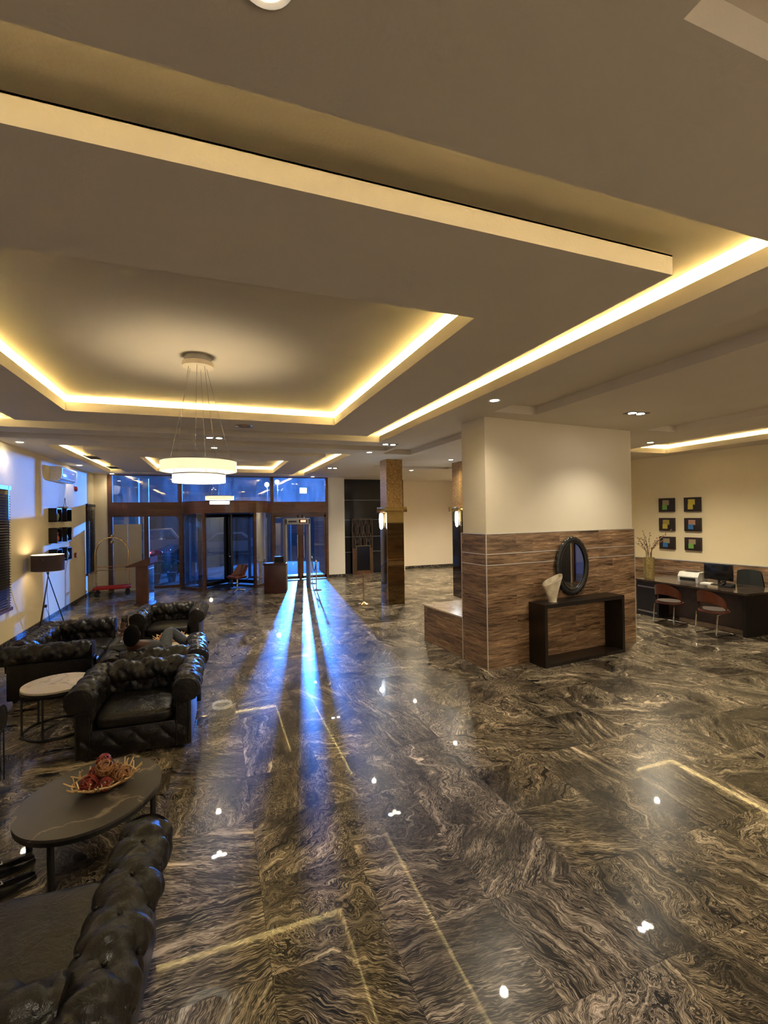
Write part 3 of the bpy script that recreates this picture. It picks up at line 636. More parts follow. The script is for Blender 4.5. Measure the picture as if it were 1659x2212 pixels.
def coral_bowl(loc, R, hh, label, mat, a):
    b = thing('coral_bowl', label, 'bowl', loc, a); m = MB(); rn = random.Random(4)
    N = 22
    for k in range(N):
        a0 = 2*pi*k/N; pts = [(.03*cos(a0), .03*sin(a0), .008)]; ang = a0
        for j in range(1, 7):
            r = R*(.15+.85*j/6); ang += rn.uniform(-.12, .12); z = .008+hh*(j/6)**2.2*(1+rn.uniform(-.1, .25)); pts.append((r*cos(ang), r*sin(ang)*.72, z))
        m.tube(pts, .006, 6, rads=[.007, .007, .007, .007, .0065, .006, .005])
        if k % 2 == 0:
            p3 = pts[4]; m.tube([p3, (p3[0]*1.1+rn.uniform(-.02, .02), p3[1]*1.1+rn.uniform(-.03, .03), p3[2]+.03), (p3[0]*1.22+rn.uniform(-.04, .04), p3[1]*1.22+rn.uniform(-.03, .03), p3[2]+.07)], .005, 6)
    for rr in (.35, .6, .8):
        m.tube([(R*rr*cos(2*pi*k/40), R*rr*.72*sin(2*pi*k/40), .008+hh*rr**2.2+.004*sin(5*k)) for k in range(40)], .006, 6, closed=True)
    m.build('coral_branches', mat, b); return b
def rattan_ball(r, mat, loc, label, group, seed=1):
    rn = random.Random(seed); m = MB()
    for k in range(11):
        ax = Vector((rn.gauss(0, 1), rn.gauss(0, 1), rn.gauss(0, 1))).normalized(); u_ = ax.orthogonal().normalized(); v_ = ax.cross(u_); ph = rn.random()*6
        m.tube([(u_*cos(t_)+v_*sin(t_)+ax*.22*sin(3*t_+ph)).normalized()*r*(.95+.05*(k % 2)) for t_ in [2*pi*j/22 for j in range(22)]], r*.07, 5, closed=True)
    m.ball((0, 0, 0), r*.6, 10)
    o = m.build('rattan_ball', mat, None, loc); return tag(o, label, 'decorative ball', group)
bx, by = -.77, 3.92
coral_bowl((bx, by, TZ), .25, .085, 'pale gold coral-shaped bowl of rattan balls on the oval coffee table', M_CORAL, radians(20))
GB = 'rattan balls in the coral bowl on the oval table'
balls = [(-.09, -.05, .065, .055, M_RATR, 'dark red rattan ball at the camera-side left of the near bowl'), (.02, -.08, .055, .045, M_RATR, 'small dark red rattan ball at the front of the near bowl'),
         (.11, -.01, .068, .058, M_RATB, 'large brown rattan ball on the right of the near bowl'), (-.06, .06, .065, .06, M_RATR, 'dark red rattan ball at the back left of the near bowl'),
         (.05, .08, .06, .058, M_RATB, 'brown rattan ball at the back of the near bowl'), (.0, .0, .135, .056, M_RATB, 'brown rattan ball topping the near heap'), (-.02, .09, .145, .05, M_RATR, 'red rattan ball behind the topmost ball of the near heap')]
for i, (x, y, z, r, mt, lb) in enumerate(balls): rattan_ball(r, mt, (bx+x, by+y, TZ+z), lb, GB, i)
b = thing('side_table', 'small round side table with cream stone top and black ring base', 'side table', (-1.63, 6.08, 0)); R_ = .335
MB().lathe([(R_, .485), (R_, .505)], 56).build('table_top', M_CREAMT, b); MB().lathe([(R_+.004, .455), (R_+.004, .484)], 56).build('rim', M_BLACK, b)
for k in range(6):
    a_ = radians(60*k+20); a2 = a_+.12; MB().tube([(R_*.96*cos(a_), R_*.96*sin(a_), .02), (R_*.96*cos(a_), R_*.96*sin(a_), .46)], .011, 8).build('leg', M_BLACK, b)
MB().tube([(R_*.96*cos(2*pi*k/48), R_*.96*sin(2*pi*k/48), .012) for k in range(48)], .012, 8, closed=True).build('base_ring', M_BLACK, b)
b = thing('coffee_table', 'pale stone-topped coffee table beyond the slouching man', 'coffee table', (-.62, 7.98, 0), radians(4)); 
MB().prism(oval(.30, .42), .36, .38).build('table_top', M_CREAMT, b); MB().prism(oval(.295, .415), .33, .36).build('apron', M_BLACK, b)
for x, y in ((-.18, -.3), (.18, -.3), (.18, .3), (-.18, .3)): MB().tube([(x, y, 0), (x, y, .34)], .018, 8).build('leg', M_BLACK, b)
coral_bowl((-.66, 7.98, .38), .25, .085, 'straw-coloured coral bowl of orange balls on the pale stone table', plain('straw_coral', (.75, .5, .22), .45), 0)
GC = 'rattan balls in the bowl on the pale table'
for i, (x, y, z, r, mt, lb) in enumerate([(-.1, -.03, .06, .055, M_RATO, 'orange rattan ball at the left of the far bowl'), (.0, -.06, .06, .052, M_RATO, 'orange rattan ball at the front of the far bowl'), (.1, .0, .075, .058, M_RATP, 'pinkish red rattan ball at the right of the far bowl'),
        (.0, .05, .08, .056, M_RATO, 'orange rattan ball in the middle of the far bowl'), (-.07, .06, .075, .05, M_RATY, 'straw rattan ball at the back of the far bowl')]): rattan_ball(r, mt, (-.66+x, 7.98+y, .38+z), lb, GC, 20+i)
# shoes at the left edge
M_SHOE = plain('black_shoe_leather', (.012, .011, .011), .18, 0, .2)
def shoe(loc, a, label):
    b = thing('loafer', label, 'shoe', loc, a, 'pair of black loafers')
    def up(u, v):
        x = -.02+.30*u; t_ = pi*v; w = (.036+.012*sin(pi*min(1, u*1.25)))*(1-max(0, u-.78)**2*9); h = .085-.05*min(1, u/.75)+(.0 if u < .75 else -.02*(u-.75)/.25)
        return (x, w*cos(t_), .018+max(.012, h)*sin(t_)**.8)
    MB().grid(up, 30, 16).build('shoe_upper', M_SHOE, b)
    def sole(p): 
        return [(-.025+.31*k/20, (.04+.012*sin(pi*min(1, k/16)))*(1-max(0, k/20-.78)**2*8)) for k in range(21)]
    s_ = sole(0); MB().prism(s_+[(x, -y) for x, y in s_[::-1]], 0, .02).build('sole', M_BLACK, b)
    MB().box(.1, -.02, .066, .115, .02, .074, bev=.003).box(.09, -.02, .066, .1, -.01, .074).box(.09, .01, .066, .1, .02, .074).build('buckle', M_CHROME, b)
shoe((-1.34, 3.46, 0), radians(35), 'black loafer with silver buckle nearer the camera at the left edge'); shoe((-1.42, 3.68, 0), radians(25), 'black loafer partly under the oval table at the left edge')

# ------------------------------------------------------------------ floor lamp
b = thing('floor_lamp', 'black tripod floor lamp with grey drum shade by the left wall', 'floor lamp', (-3.20, 11.35, 0))
t = NT('grey_linen_shade'); p_ = t.co(); nz = noise(t, t.vm('MULTIPLY', p_, (60, 60, 300)), 1, 3); tl = t.n('BsdfTranslucent'); c_ = t.ramp(nz, [(.3, (.07, .05, .055)), (.7, (.17, .12, .125))]); t.set(tl.inputs[0], c_)
t.P(Base_Color=c_, Roughness=.9); mx = t.n('MixShader'); mx.inputs[0].default_value = .45; t.L.new(t.b.outputs[0], mx.inputs[1]); t.L.new(tl.outputs[0], mx.inputs[2]); t.L.new(mx.outputs[0], t.out.inputs[0]); M_SHADE = t.m
MB().lathe([(.285, 1.26), (.285, 1.585)], 56, cap=False).build('lamp_shade', M_SHADE, b); MB().lathe([(.281, 1.583), (.281, 1.262)], 56, cap=False).build('shade_lining', M_WHITE, b)
MB().tube([(  .283*cos(2*pi*k/48),   .283*sin(2*pi*k/48), 1.585) for k in range(48)], .004, 6, closed=True).tube([(  .283*cos(2*pi*k/48),   .283*sin(2*pi*k/48), 1.26) for k in range(48)], .004, 6, closed=True).tube([(-.32, 0, 1.5), (.32, 0, 1.5)], .003, 6).tube([(0, -.32, 1.5), (0, .32, 1.5)], .003, 6).build('shade_ring', M_WHITE, b)
MB().ball((0, 0, 1.43), .045, 14).build('bulb', glow('warm_bulb', (1, .78, .5), 12), b); MB().tube([(0, 0, 1.2), (0, 0, 1.39)], .016, 8).build('stem', M_BLACK, b)
for k, a_ in enumerate((-100, 20, 140)):
    a_ = radians(a_); MB().tube([(.30*cos(a_), .36*sin(a_), 0), (-.03*cos(a_), -.03*sin(a_), 1.27)], .010, 8).build('leg', M_BLACK, b)
MB().tube([(0, 0, 1.2), (-.05, .1, .8), (-.08, .3, .4), (-.15, .6, .12), (-.25, .9, .2), (-.33, 1.0, .36)], .004, 6).build('cord', M_BLACK, b)
lamp('POINT', 'floor_lamp_bulb', (-3.20, 11.35, 1.52), 2, (1, .74, .45), size=.05)

# ------------------------------------------------------------------ chandeliers
M_RINGW = glow('opal_ring_glow', (1.0, .84, .50), .26); M_RINGW2 = glow('opal_ring_glow_bright', (1.0, .88, .62), 1.4)
def chandelier(x, y, label):
    b = thing('ring_chandelier', label, 'chandelier', (x, y, 0), 0, 'ring chandeliers in the ceiling trays')
    MB().lathe([(.13, 3.87), (.13, HU)], 40).build('ceiling_box', M_STEEL, b); MB().lathe([(.15, 3.82), (.155, 3.835), (.15, 3.865)], 40).build('canopy', plain('cream_metal', (.75, .65, .5), .4), b)
    for R_, zt, zb, mt, n in ((.362, 2.875, 2.765, M_RINGW, 3), (.25, 2.74, 2.655, M_RINGW2, 3)):
        w_ = .022; r_ = MB().lathe([(R_, zb), (R_, zt-.012), (R_-w_, zt-.012), (R_-w_, zb), (R_, zb)], 72, cap=False).build('light_ring', mt, b)
        MB().lathe([(R_+.003, zt-.012), (R_+.003, zt), (R_-w_-.003, zt), (R_-w_-.003, zt-.012)], 72, cap=False).build('top_rim', M_STEEL, r_)
        for k in range(n):
            a_ = 2*pi*k/n+(.45 if R_ > .3 else 1.3); MB().tube([(.09*cos(a_), .09*sin(a_), 3.82), (R_*cos(a_)*.97, R_*sin(a_)*.97, zt)], .0022, 5).build('cable', M_STEEL, b)
lamp('SPOT', 'chandelier_uplight', (-.13, 5.05, 2.90), CHAN_W, (1, .80, .50), rot=(pi, 0, 0), size=.25, angle=100, blend=.45)
lamp('SPOT', 'chandelier_uplight', (.16, 13.2, 2.90), CHAN_W*.6, (1, .80, .50), rot=(pi, 0, 0), size=.25, angle=100, blend=.45)
chandelier(-.13, 5.05, 'two-ring glowing chandelier hanging above the lounge, nearer the camera')
chandelier(.16, 13.2, 'two-ring glowing chandelier above the entrance, farther from the camera')

# ------------------------------------------------------------------ recessed lights and ceiling fittings
M_DL = glow('downlight_lens', (1, .9, .72), 22); M_DLW = glow('downlight_lens_white', (.95, .95, 1), 26)
def downlight(x, y, label, z=H, power=SPOT_W, col=SPOT_WARM, ang=150, lens=None, spot=True):
    b = thing('downlight', label, 'downlight', (x, y, z), 0, 'round recessed ceiling lights')
    MB().lathe([(.052, -.001), (.075, -.006), (.078, -.002), (.078, 0)], 28, cap=False).build('trim_ring', M_WHITE, b)
    MB().lathe([(.001, -.002), (.052, -.003)], 28, cap=False).build('lens', lens or M_DL, b)
    if spot: lamp('SPOT', 'downlight_beam', (x, y, z-.03), power, col, size=.045, angle=ang, blend=1.0)
near = [(3.355, 5.03, 'round downlight on the soffit strip in front of the wood-tiled pier', 80), (.147, 1.25, 'round downlight at the very top edge of the photo', 60), (3.34, 10.02, 'round downlight on the soffit left of the free-standing gold pillar', 110),
        (.03, 10.15, 'round downlight seen just over the near chandelier rings', 90), (5.88, 10.87, 'round downlight between the two gold pillars', 180), (6.02, 13.78, 'round downlight near the beige far wall', 560),
        (-3.31, 10.27, 'round downlight over the left wall before the air conditioner', 11), (-3.31, 14.28, 'round downlight beside the air conditioner', 11), (-3.0, 16.75, 'round downlight above the cream folding screen', 14), (3.40, 16.75, 'round downlight over the glass double doors', 18), (9.2, 14.6, 'added downlight hidden in the far room behind the wood-tiled pier', 520), (8.57, 7.18, 'round downlight over the desk corner with the black planter stand', 420)]  # hidden far-room downlight is added to brighten the beige wall
for x, y, lb, pw in near: downlight(x, y, lb, power=pw)
def twin(x, y, a, label, pw):
    b = thing('twin_downlight', label, 'downlight', (x, y, H), a, 'square twin recessed lights')
    MB().box(-.17, -.085, -.006, .17, .085, 0).build('plate', M_BLACK, b)
    for s_ in (-.08, .08): MB().lathe([(.001, -.009), (.052, -.008)], 24, T(s_, 0, 0), cap=False).build('lens', M_DLW if s_ < 0 else M_DL, b)
    lamp('SPOT', 'twin_downlight_beam', (x, y, H-.04), pw, (1, .89, .70), size=.045, angle=122, blend=.9)
twin(5.80, 5.08, 0, 'twin spotlight on the ceiling above the console table', 100)
twin(.03, 8.86, 0, 'twin spotlight on the strip behind the near chandelier', 90)
twin(3.36, 8.80, 0, 'twin spotlight on the ceiling strip near the cove corner', 80)
twin(3.36, 13.6, 0, 'small twin spotlight toward the entrance doors', 30)
b = thing('ceiling_vent', 'round brass-rimmed ceiling vent in the panel behind the near chandelier', 'ceiling vent', (.466, 7.59, H))
MB().lathe([(.06, -.004), (.12, -.01), (.135, -.004), (.135, 0)], 32, cap=False).build('rim', M_BRASS, b); MB().lathe([(.001, -.003), (.06, -.004)], 24, cap=False).lathe([(.08, -.008), (.085, -.012), (.09, -.008)], 24, cap=False).build('grille', plain('tan_grille', (.45, .32, .16), .5), b)
for i, (y0, lb) in enumerate(((13.1, 'dark air grille in the left cove before the entrance'), (15.6, 'dark air grille at the far end of the left cove'))):
    b = thing('air_grille', lb, 'air vent', (-2.75, y0, 3.84)); m = MB()
    m.box(-.2, 0, 0, -.18, .7, .03).box(.18, 0, 0, .2, .7, .03).box(-.2, 0, 0, .2, .02, .03).box(-.2, .68, 0, .2, .7, .03); m.build('grille_frame', M_STEEL, b)
    m = MB()
    for k in range(10): m.box(-.18, .03+k*.065, .005, .18, .05+k*.065, .02)
    m.box(-.18, .02, .022, .18, .68, .03); m.build('grille_slats', M_BLACK, b)
# unseen downlights added behind the camera as ceiling fill (same fittings)
for (x, y, pw), w_ in zip(((1.6, -2.4, 60), (4.2, -1.5, 70), (7.4, 1.6, 70), (7.6, -1.5, 110), (5.9, 2.2, 65)), ('behind the photographer', 'over the hall to the right', 'beside the right wall', 'in the rear right corner', 'above the open floor right of the photographer')):
    downlight(x, y, f'added recessed fill light {w_}, out of the picture', power=pw)

for x, y, w_ in ((2.2, -3.0, 'in the rear middle'), (5.6, -2.6, 'at the right rear'), (9.6, .2, 'by the right wall')):  # globes added out of view to lift the ceiling brightness
    b = thing('added_fill_globe', 'added opal globe fill lamp '+w_+', out of the picture', 'pendant lamp', (x, y, 2.35), 0, 'added fill globes of the rear hall')
    MB().ball((0, 0, 0), .14, 20).build('globe', glow('fill_globe_glow', (1, .8, .58), 3.0), b); MB().tube([(0, 0, .13), (0, 0, 1.38)], .008, 6).build('cord', M_BLACK, b)
    for dz in (.24, -.24): lamp('POINT', 'added_globe_fill', (x, y, 2.35+dz), HALL_FILL_W, (1, .86, .68), size=.08)
# ------------------------------------------------------------------ entrance furniture
# luggage cart
b = thing('luggage_cart', 'brass birdcage luggage cart with red deck beside the folding screen', 'luggage cart', (-2.90, 16.12, 0), radians(8))
MB().box(-.5, -.29, .20, .5, .29, .26, bev=.02).build('deck', plain('red_carpet_deck', (.42, .015, .012), .9, 0, .15, 60), b)
def rr(x0, y0): return [(x0, y0, .26)]
px_, py_ = .43, .24; TOPZ = 1.74
for sx in (-1, 1):
    for sy in (-1, 1):
        pts = [(sx*px_, sy*py_, .25), (sx*px_, sy*py_, 1.28)]
        for k in range(1, 9):
            a_ = pi/2*k/8; pts.append((sx*px_*cos(a_), sy*py_*cos(a_), 1.28+(TOPZ-1.28)*sin(a_)))
        MB().tube(pts, .017, 10).build('brass_post', M_BRASS, b)
for sx in (-1, 1):
    for y in (-.22, .22): MB().lathe([(.06, -.018), (.068, -.01), (.068, .01), (.06, .018)], 20, T(sx*.4, y, .07) @ Matrix.Rotation(pi/2, 4, 'X')).box(-.015, -.03, .07, .015, .03, .2, T(sx*.4, y, 0)).build('wheel', M_BLACK, b)
MB().tube([(-px_, -py_, .78), (px_, -py_, .78)], .014, 8).tube([(-px_, py_, .84), (px_, py_, .84)], .014, 8).tube([(-px_, -py_, .84), (-px_, py_, .84)], .012, 8).tube([(px_, -py_, .84), (px_, py_, .84)], .012, 8).build('rail', M_BRASS, b)
MB().ball((0, 0, TOPZ+.04), .045, 14).ball((0, 0, 1.6), .05, 12).tube([(0, 0, 1.6), (0, 0, TOPZ)], .008, 6).build('finial', M_BRASS, b)
# folding screen
t = NT('cream_paper_panel'); p_ = t.co(); br = t.n('TexBrick'); br.inputs['Scale'].default_value = 9; s_ = t.n('SeparateXYZ'); t.set(s_.inputs[0], p_); cb = t.n('CombineXYZ'); t.set(cb.inputs[0], s_.outputs[0]); t.set(cb.inputs[1], s_.outputs[2]); t.set(br.inputs['Vector'], cb.outputs[0])
t.set(br.inputs['Color1'], (.50, .44, .32)); t.set(br.inputs['Color2'], (.47, .41, .30)); t.set(br.inputs['Mortar'], (.36, .31, .22)); t.P(Base_Color=br.outputs[0], Roughness=.8)
b = thing('folding_screen', 'tall cream two-leaf screen standing against the entrance glass', 'screen', (-2.98, 16.83, 0))
for x0, x1, a_ in ((.0, .39, .04), (.40, .80, -.05)):
    q = T(x0, 0, 0) @ rz(a_); MB().box(.0, 0, .06, x1-x0, .03, 2.12, q).build('screen_leaf', t.m, b)
MB().box(0, -.01, 0, .82, .07, .06).build('foot_rail', M_SILVER, b)
# lectern
M_MAHO = plain('mahogany_laminate', (.045, .013, .011), .3, 0, .3, 5); M_BROWNW = plain('brown_wood_veneer', (.10, .038, .02), .35, 0, .25, 5)
b = thing('lectern', 'brown wooden lectern with slanted top near the entrance', 'lectern', (-1.78, 14.1, 0), radians(-12))
MB().box(-.13, -.25, .02, .17, .25, 1.06, bev=.006).build('lectern_body', M_BROWNW, b); MB().box(-.17, -.28, 0, .21, .28, .04).build('base', M_BROWNW, b)
MB().prism([(-.36, 1.04), (.25, 1.27), (.25, 1.10), (.2, 1.05), (-.36, 1.0)], -.3, .3, Matrix(((1, 0, 0, 0), (0, 0, 1, 0), (0, 1, 0, 0), (0, 0, 0, 1)))).build('reading_top', M_BROWNW, b)
MB().box(.172, -.2, .1, .185, .2, .95).build('chrome_strip', M_CHROME, b)
# metal detector
b = thing('metal_detector', 'grey walk-through metal detector with red display before the doors', 'metal detector', (2.12, 14.85, 0))
M_DET = plain('grey_detector_laminate', (.33, .32, .31), .4)
for x in (0, .74):
    MB().box(x, 0, 0, x+.06, .55, 2.22, bev=.012).build('side_panel', M_DET, b)
MB().box(.0, .0, 2.04, .8, .16, 2.24, bev=.01).box(.06, .39, 2.04, .74, .55, 2.22).build('crossbar', M_DET, b)
MB().box(.10, -.004, 2.11, .36, .002, 2.16).build('vent_slot', M_BLACK, b); MB().box(.44, -.004, 2.09, .70, .002, 2.19).build('display', plain('display_black', (.02, .002, .002), .2), b)
text('display_digits', '8888', .085, glow('red_led_digits', (1, .06, .03), 9), (.57, -.008, 2.14), (pi/2, 0, 0), b)
# podium desk
b = thing('security_desk', 'dark mahogany box desk in front of the revolving door', 'desk', (1.74, 14.42, 0), radians(-8))
MB().box(-.32, -.24, 0, .32, .24, .86, bev=.006).build('desk_body', M_MAHO, b); MB().box(-.35, -.27, .86, .35, .27, .895, bev=.006).build('desk_top', M_MAHO, b)
b = thing('document_tray', 'black boxy tray on the mahogany security desk', 'tray', (1.86, 14.45, .896), radians(-8))
MB().box(-.14, -.12, 0, .14, .12, .03).box(-.14, .1, .03, .14, .12, .19).box(-.14, -.12, .03, -.125, .1, .19).box(.125, -.12, .03, .14, .1, .19).box(-.14, -.12, .16, .14, .12, .19).build('tray_body', M_BLACK, b)
tag(MB().prism([(-.12, -.08), (0, -.09), (.12, -.08), (.12, .08), (0, .09), (-.12, .08)], 0, .015).build('open_logbook', plain('paper_blue_white', (.45, .45, .5), .6), None, (1.55, 14.36, .896), .3), 'open logbook lying on the mahogany security desk', 'book')
# swivel chair
def star_base(mb, r, n=5, z=.05):
    for k in range(n):
        a_ = 2*pi*k/n+.3; mb.tube([(0, 0, z+.04), (r*cos(a_), r*sin(a_), z)], .018, 8, rads=[.024, .014]); mb.lathe([(.025, -.012), (.03, 0), (.025, .012)], 12, T(r*cos(a_), r*sin(a_), .03) @ Matrix.Rotation(pi/2, 4, 'X') )
b = thing('swivel_chair', 'reddish brown swivel chair beside the mahogany security desk', 'chair', (.66, 14.95, 0), radians(-60))
M_RUST = plain('rust_leather', (.11, .028, .012), .35, 0, .2)
cm_ = MB(); cushion(cm_, -.24, .24, -.24, .22, .42, .52); cm_.build('seat', M_RUST, b)
def bk(u, v): x = (u-.5)*.48; z = .48+.34*v; return (x*(1-.1*v), .2+.14*v-.28*(abs(u-.5)*2)**2.5*(1-.4*v), z)
MB().grid(bk, 20, 10).grid(lambda u, v: tuple(c+(.03 if i == 1 else 0) for i, c in enumerate(bk(1-u, v))), 20, 10).build('backrest', M_RUST, b)
MB().tube([(0, 0, .1), (0, 0, .43)], .025, 10).build('gas_stem', M_CHROME, b); m = MB(); star_base(m, .26); m.build('star_base', M_CHROME, b)
# stanchions
for i, (x, y, lb) in enumerate(((2.97, 14.28, 'chrome rope stanchion standing nearer, right of the metal detector'), (3.12, 15.7, 'chrome rope stanchion close to the glass doors'))):
    b = thing('rope_stanchion', lb, 'stanchion', (x, y, 0), 0, 'chrome stanchions by the metal detector')
    MB().lathe([(.16, 0), (.16, .012), (.05, .03), (.02, .05)], 32).build('base', M_CHROME, b); MB().tube([(0, 0, .03), (0, 0, .88)], .017, 12).build('post', M_CHROME, b)
    MB().lathe([(.022, .86), (.028, .87), (.028, .9), (.012, .92), (.02, .935), (.001, .95)], 16).build('finial', M_CHROME, b)
m = MB().tube([(2.97+(.15)*k/16, 14.28+1.42*k/16, .87-.35*sin(pi*k/16)) for k in range(17)], .014, 8); tag(m.build('barrier_rope', plain('navy_velvet_rope', (.03, .04, .10), .7)), 'dark rope slung between the chrome stanchions', 'rope')
# easel sign
b = thing('sign_stand', 'black blank sign board on a brass pole before the dark niche', 'sign stand', (3.62, 11.5, 0), radians(3))
MB().lathe([(.15, 0), (.15, .015), (.12, .035), (.05, .05), (.022, .08)], 36).build('base', M_BRASS, b); MB().tube([(0, 0, .06), (0, 0, .9)], .018, 12).build('pole', M_BRASS, b)
MB().box(-.19, -.025, .88, .19, .005, 1.5, bev=.008).build('board', plain('black_felt', (.004, .005, .012), .3), b)
MB().box(-.2, -.03, .87, -.18, .01, 1.51).box(.18, -.03, .87, .2, .01, 1.51).box(-.2, -.03, .86, .2, .01, .88).box(-.2, -.03, 1.5, .2, .01, 1.52).box(-.24, -.01, .84, -.2, .01, 1.2).box(.2, -.01, .84, .24, .01, 1.2).box(-.27, -.012, 1.19, -.2, .012, 1.215).box(.2, -.012, 1.19, .27, .012, 1.215).build('frame', plain('aged_brass_frame', (.20, .15, .07), .35, .7), b)
# decorative curly metal screen in the niche
b = thing('decorative_screen', 'wavy carved metal screen in the dark niche by the entrance', 'screen', (5.12, 17.56, 0))
M_CURL = plain('bronze_curl_metal', (.12, .085, .065), .45, .4); m = MB()
for k in range(7):
    x = .04+k*.115; s_ = -1 if k % 2 else 1
    m.tube([(x+s_*.05*sin(z_*2*pi/1.0), 0, 1.0+z_) for z_ in [1.16*j/24 for j in range(25)]], .012, 6)
    m.tube([(x-s_*.045*sin(z_*2*pi/1.0)+.03, 0, 1.0+z_) for z_ in [1.16*j/24 for j in range(25)]], .008, 6)
for x, z, r in ((.15, 1.25, .08), (.4, 1.6, .09), (.62, 1.3, .08), (.25, 1.9, .07), (.55, 2.0, .06)):
    m.tube([(x+r*(1-j/30)*cos(j*.42), 0, z+r*(1-j/30)*sin(j*.42)) for j in range(30)], .008, 6)
m.build('scrollwork', M_CURL, b); MB().box(0, -.01, .0, .8, .04, 1.0).build('lower_panel', M_BROWNW, b)
MB().box(-.02, -.015, 0, .0, .045, 2.18).box(.8, -.015, 0, .82, .045, 2.18).box(-.02, -.015, 2.16, .82, .045, 2.18).build('frame', M_CURL, b)

# ------------------------------------------------------------------ reception desk corner on the right
M_DESKT = plain('dark_brown_gloss_top', (.045, .032, .024), .15, 0, .3, 5); M_DESKB = plain('near_black_laminate', (.008, .007, .007), .35); M_DESKP = plain('brown_modesty_panel', (.05, .03, .02), .4, 0, .3, 5)
b = thing('reception_desk', 'long near-black reception desk along the wood-tiled right wall', 'desk', (8.95, 5.62, 0))
MB().box(-.03, -.03, .755, 1.15, 2.33, .79).box(1.0, -.95, .755, 1.75, .2, .79).build('desk_top', M_DESKT, b)
MB().box(0, 0, 0, .95, .06, .755).build('side_panel', M_DESKB, b); MB().box(.30, .06, .05, .34, 1.75, .755).build('modesty_panel', M_DESKP, b)
d_ = MB().box(0, 1.75, 0, .62, 2.30, .755).build('drawer_pedestal', M_DESKB, b); MB().box(-.012, 1.79, .62, .0, 2.26, .65).build('drawer_handle', M_STEEL, d_); MB().box(-.012, 1.79, .08, .0, 2.26, .11).build('drawer_handle', M_STEEL, d_)
MB().box(1.05, -.9, 0, 1.7, -.85, .755).build('side_panel', M_DESKB, b)
def visitor_chair(loc, a, label):
    b = thing('visitor_chair', label, 'chair', loc, a, 'rust-coloured cantilever chairs at the reception desk')
    def sh(u, v):
        a_ = pi*(1.0+u)+0; k = 1-v*.06; rx, ry = .25, .24
        return (rx*cos(a_)*(-1), -ry*sin(a_)*-1*1.0*(1+.12*v), .44+(.36*v)*(.28+.72*sin(pi*u)**.6))
    def back(u, v):
        a_ = pi*u; s_ = max(0, sin(a_)); lo = .445+.17*s_**.55; hi = .49+.34*s_**.45; return (.26*cos(a_), -.22*s_*(1+.15*v)-.01, lo+(hi-lo)*v)
    MB().grid(back, 28, 10).grid(lambda u, v: (back(1-u, v)[0]*.93, back(1-u, v)[1]*.9, back(1-u, v)[2]), 28, 10).build('backrest', M_RUST, b)
    m = MB(); m.prism([(.25*cos(2*pi*k/32), .24*sin(2*pi*k/32)) for k in range(32)], .425, .45); m.build('seat_shell', M_RUST, b)
    m = MB().prism([(.225*cos(2*pi*k/32), .215*sin(2*pi*k/32)) for k in range(32)], .45, .475); m.build('seat_pad', plain('taupe_seat_pad', (.07, .052, .042), .8), b)
    for s_ in (-1, 1): MB().tube([(s_*.2, .02, .425), (s_*.2, -.18, .40), (s_*.2, -.22, .05), (s_*.2, -.2, .014), (s_*.2, .25, .014)], .012, 8).build('leg', M_CHROME, b)
    MB().tube([(-.2, .25, .014), (.2, .25, .014)], .012, 8).build('base_bar', M_CHROME, b)
visitor_chair((8.72, 6.93, 0), radians(-82), 'rust cantilever chair at the reception desk, nearer the wood-tiled pier')
visitor_chair((8.70, 6.02, 0), radians(-92), 'rust cantilever chair at the reception desk, nearer the open desk end')
# printer, monitor, phone, office chair, planter vase
b = thing('printer', 'small white printer on the reception desk beside the monitor', 'printer', (9.55, 7.05, .79), radians(-80)); M_PRN = plain('printer_grey_plastic', (.42, .42, .38), .45)
MB().prism([(-.19, 0), (.19, 0), (.19, .17), (.10, .21), (-.12, .21), (-.19, .12)], -.2, .2, Matrix(((0, 0, 1, 0), (1, 0, 0, 0), (0, 1, 0, 0), (0, 0, 0, 1)))).build('casing', M_PRN, b)
MB().box(-.13, -.08, .21, .13, .1, .216).box(-.15, -.205, .04, .15, -.19, .1).build('paper_slot', M_BLACK, b)
b = thing('computer_monitor', 'black computer monitor on the reception desk', 'monitor', (9.62, 6.55, .79), radians(-84))
MB().box(-.27, -.02, .09, .27, .015, .42, bev=.008).build('screen', plain('monitor_black', (.006, .006, .007), .12), b); MB().tube([(0, .02, .01), (0, .02, .2)], .025, 10).build('neck', M_BLACK, b); MB().lathe([(.12, 0), (.12, .012), (.03, .02)], 24).build('base', M_BLACK, b)
b = thing('desk_phone', 'black desk telephone before the monitor on the reception desk', 'telephone', (9.42, 6.25, .79), radians(-80))
MB().prism([(-.1, 0), (.1, 0), (.1, .07), (-.1, .03)], -.1, .1, Matrix(((0, 0, 1, 0), (1, 0, 0, 0), (0, 1, 0, 0), (0, 0, 0, 1)))).build('phone_body', M_BLACK, b); MB().tube([(-.07, -.09, .08), (-.07, -.06, .10), (-.07, .06, .10), (-.07, .09, .09)], .02, 8).build('handset', M_BLACK, b)
tag(MB().box(-.11, -.15, 0, .11, .15, .012).box(-.10, -.14, .012, .09, .13, .02).build('paper_stack', M_WHITE, None, (9.55, 6.78, .79), .2), 'sheets of paper between printer and monitor', 'paper')
b = thing('office_chair', 'black mesh-back office chair behind the reception desk', 'office chair', (10.32, 6.25, 0), radians(95))
def ob(u, v): w = .27*(1-.22*v); return ((u-.5)*2*w, .22+.05*v-.05*(1-abs(u-.5)*2), .58+.52*v-.03*(abs(u-.5)*2)**4)
M_MESH = plain('black_mesh', (.018, .022, .02), .7, 0, .4, 90)
MB().grid(ob, 16, 12).grid(lambda u, v: tuple(c+(.035 if i == 1 else 0) for i, c in enumerate(ob(1-u, v))), 16, 12).build('backrest', M_MESH, b)
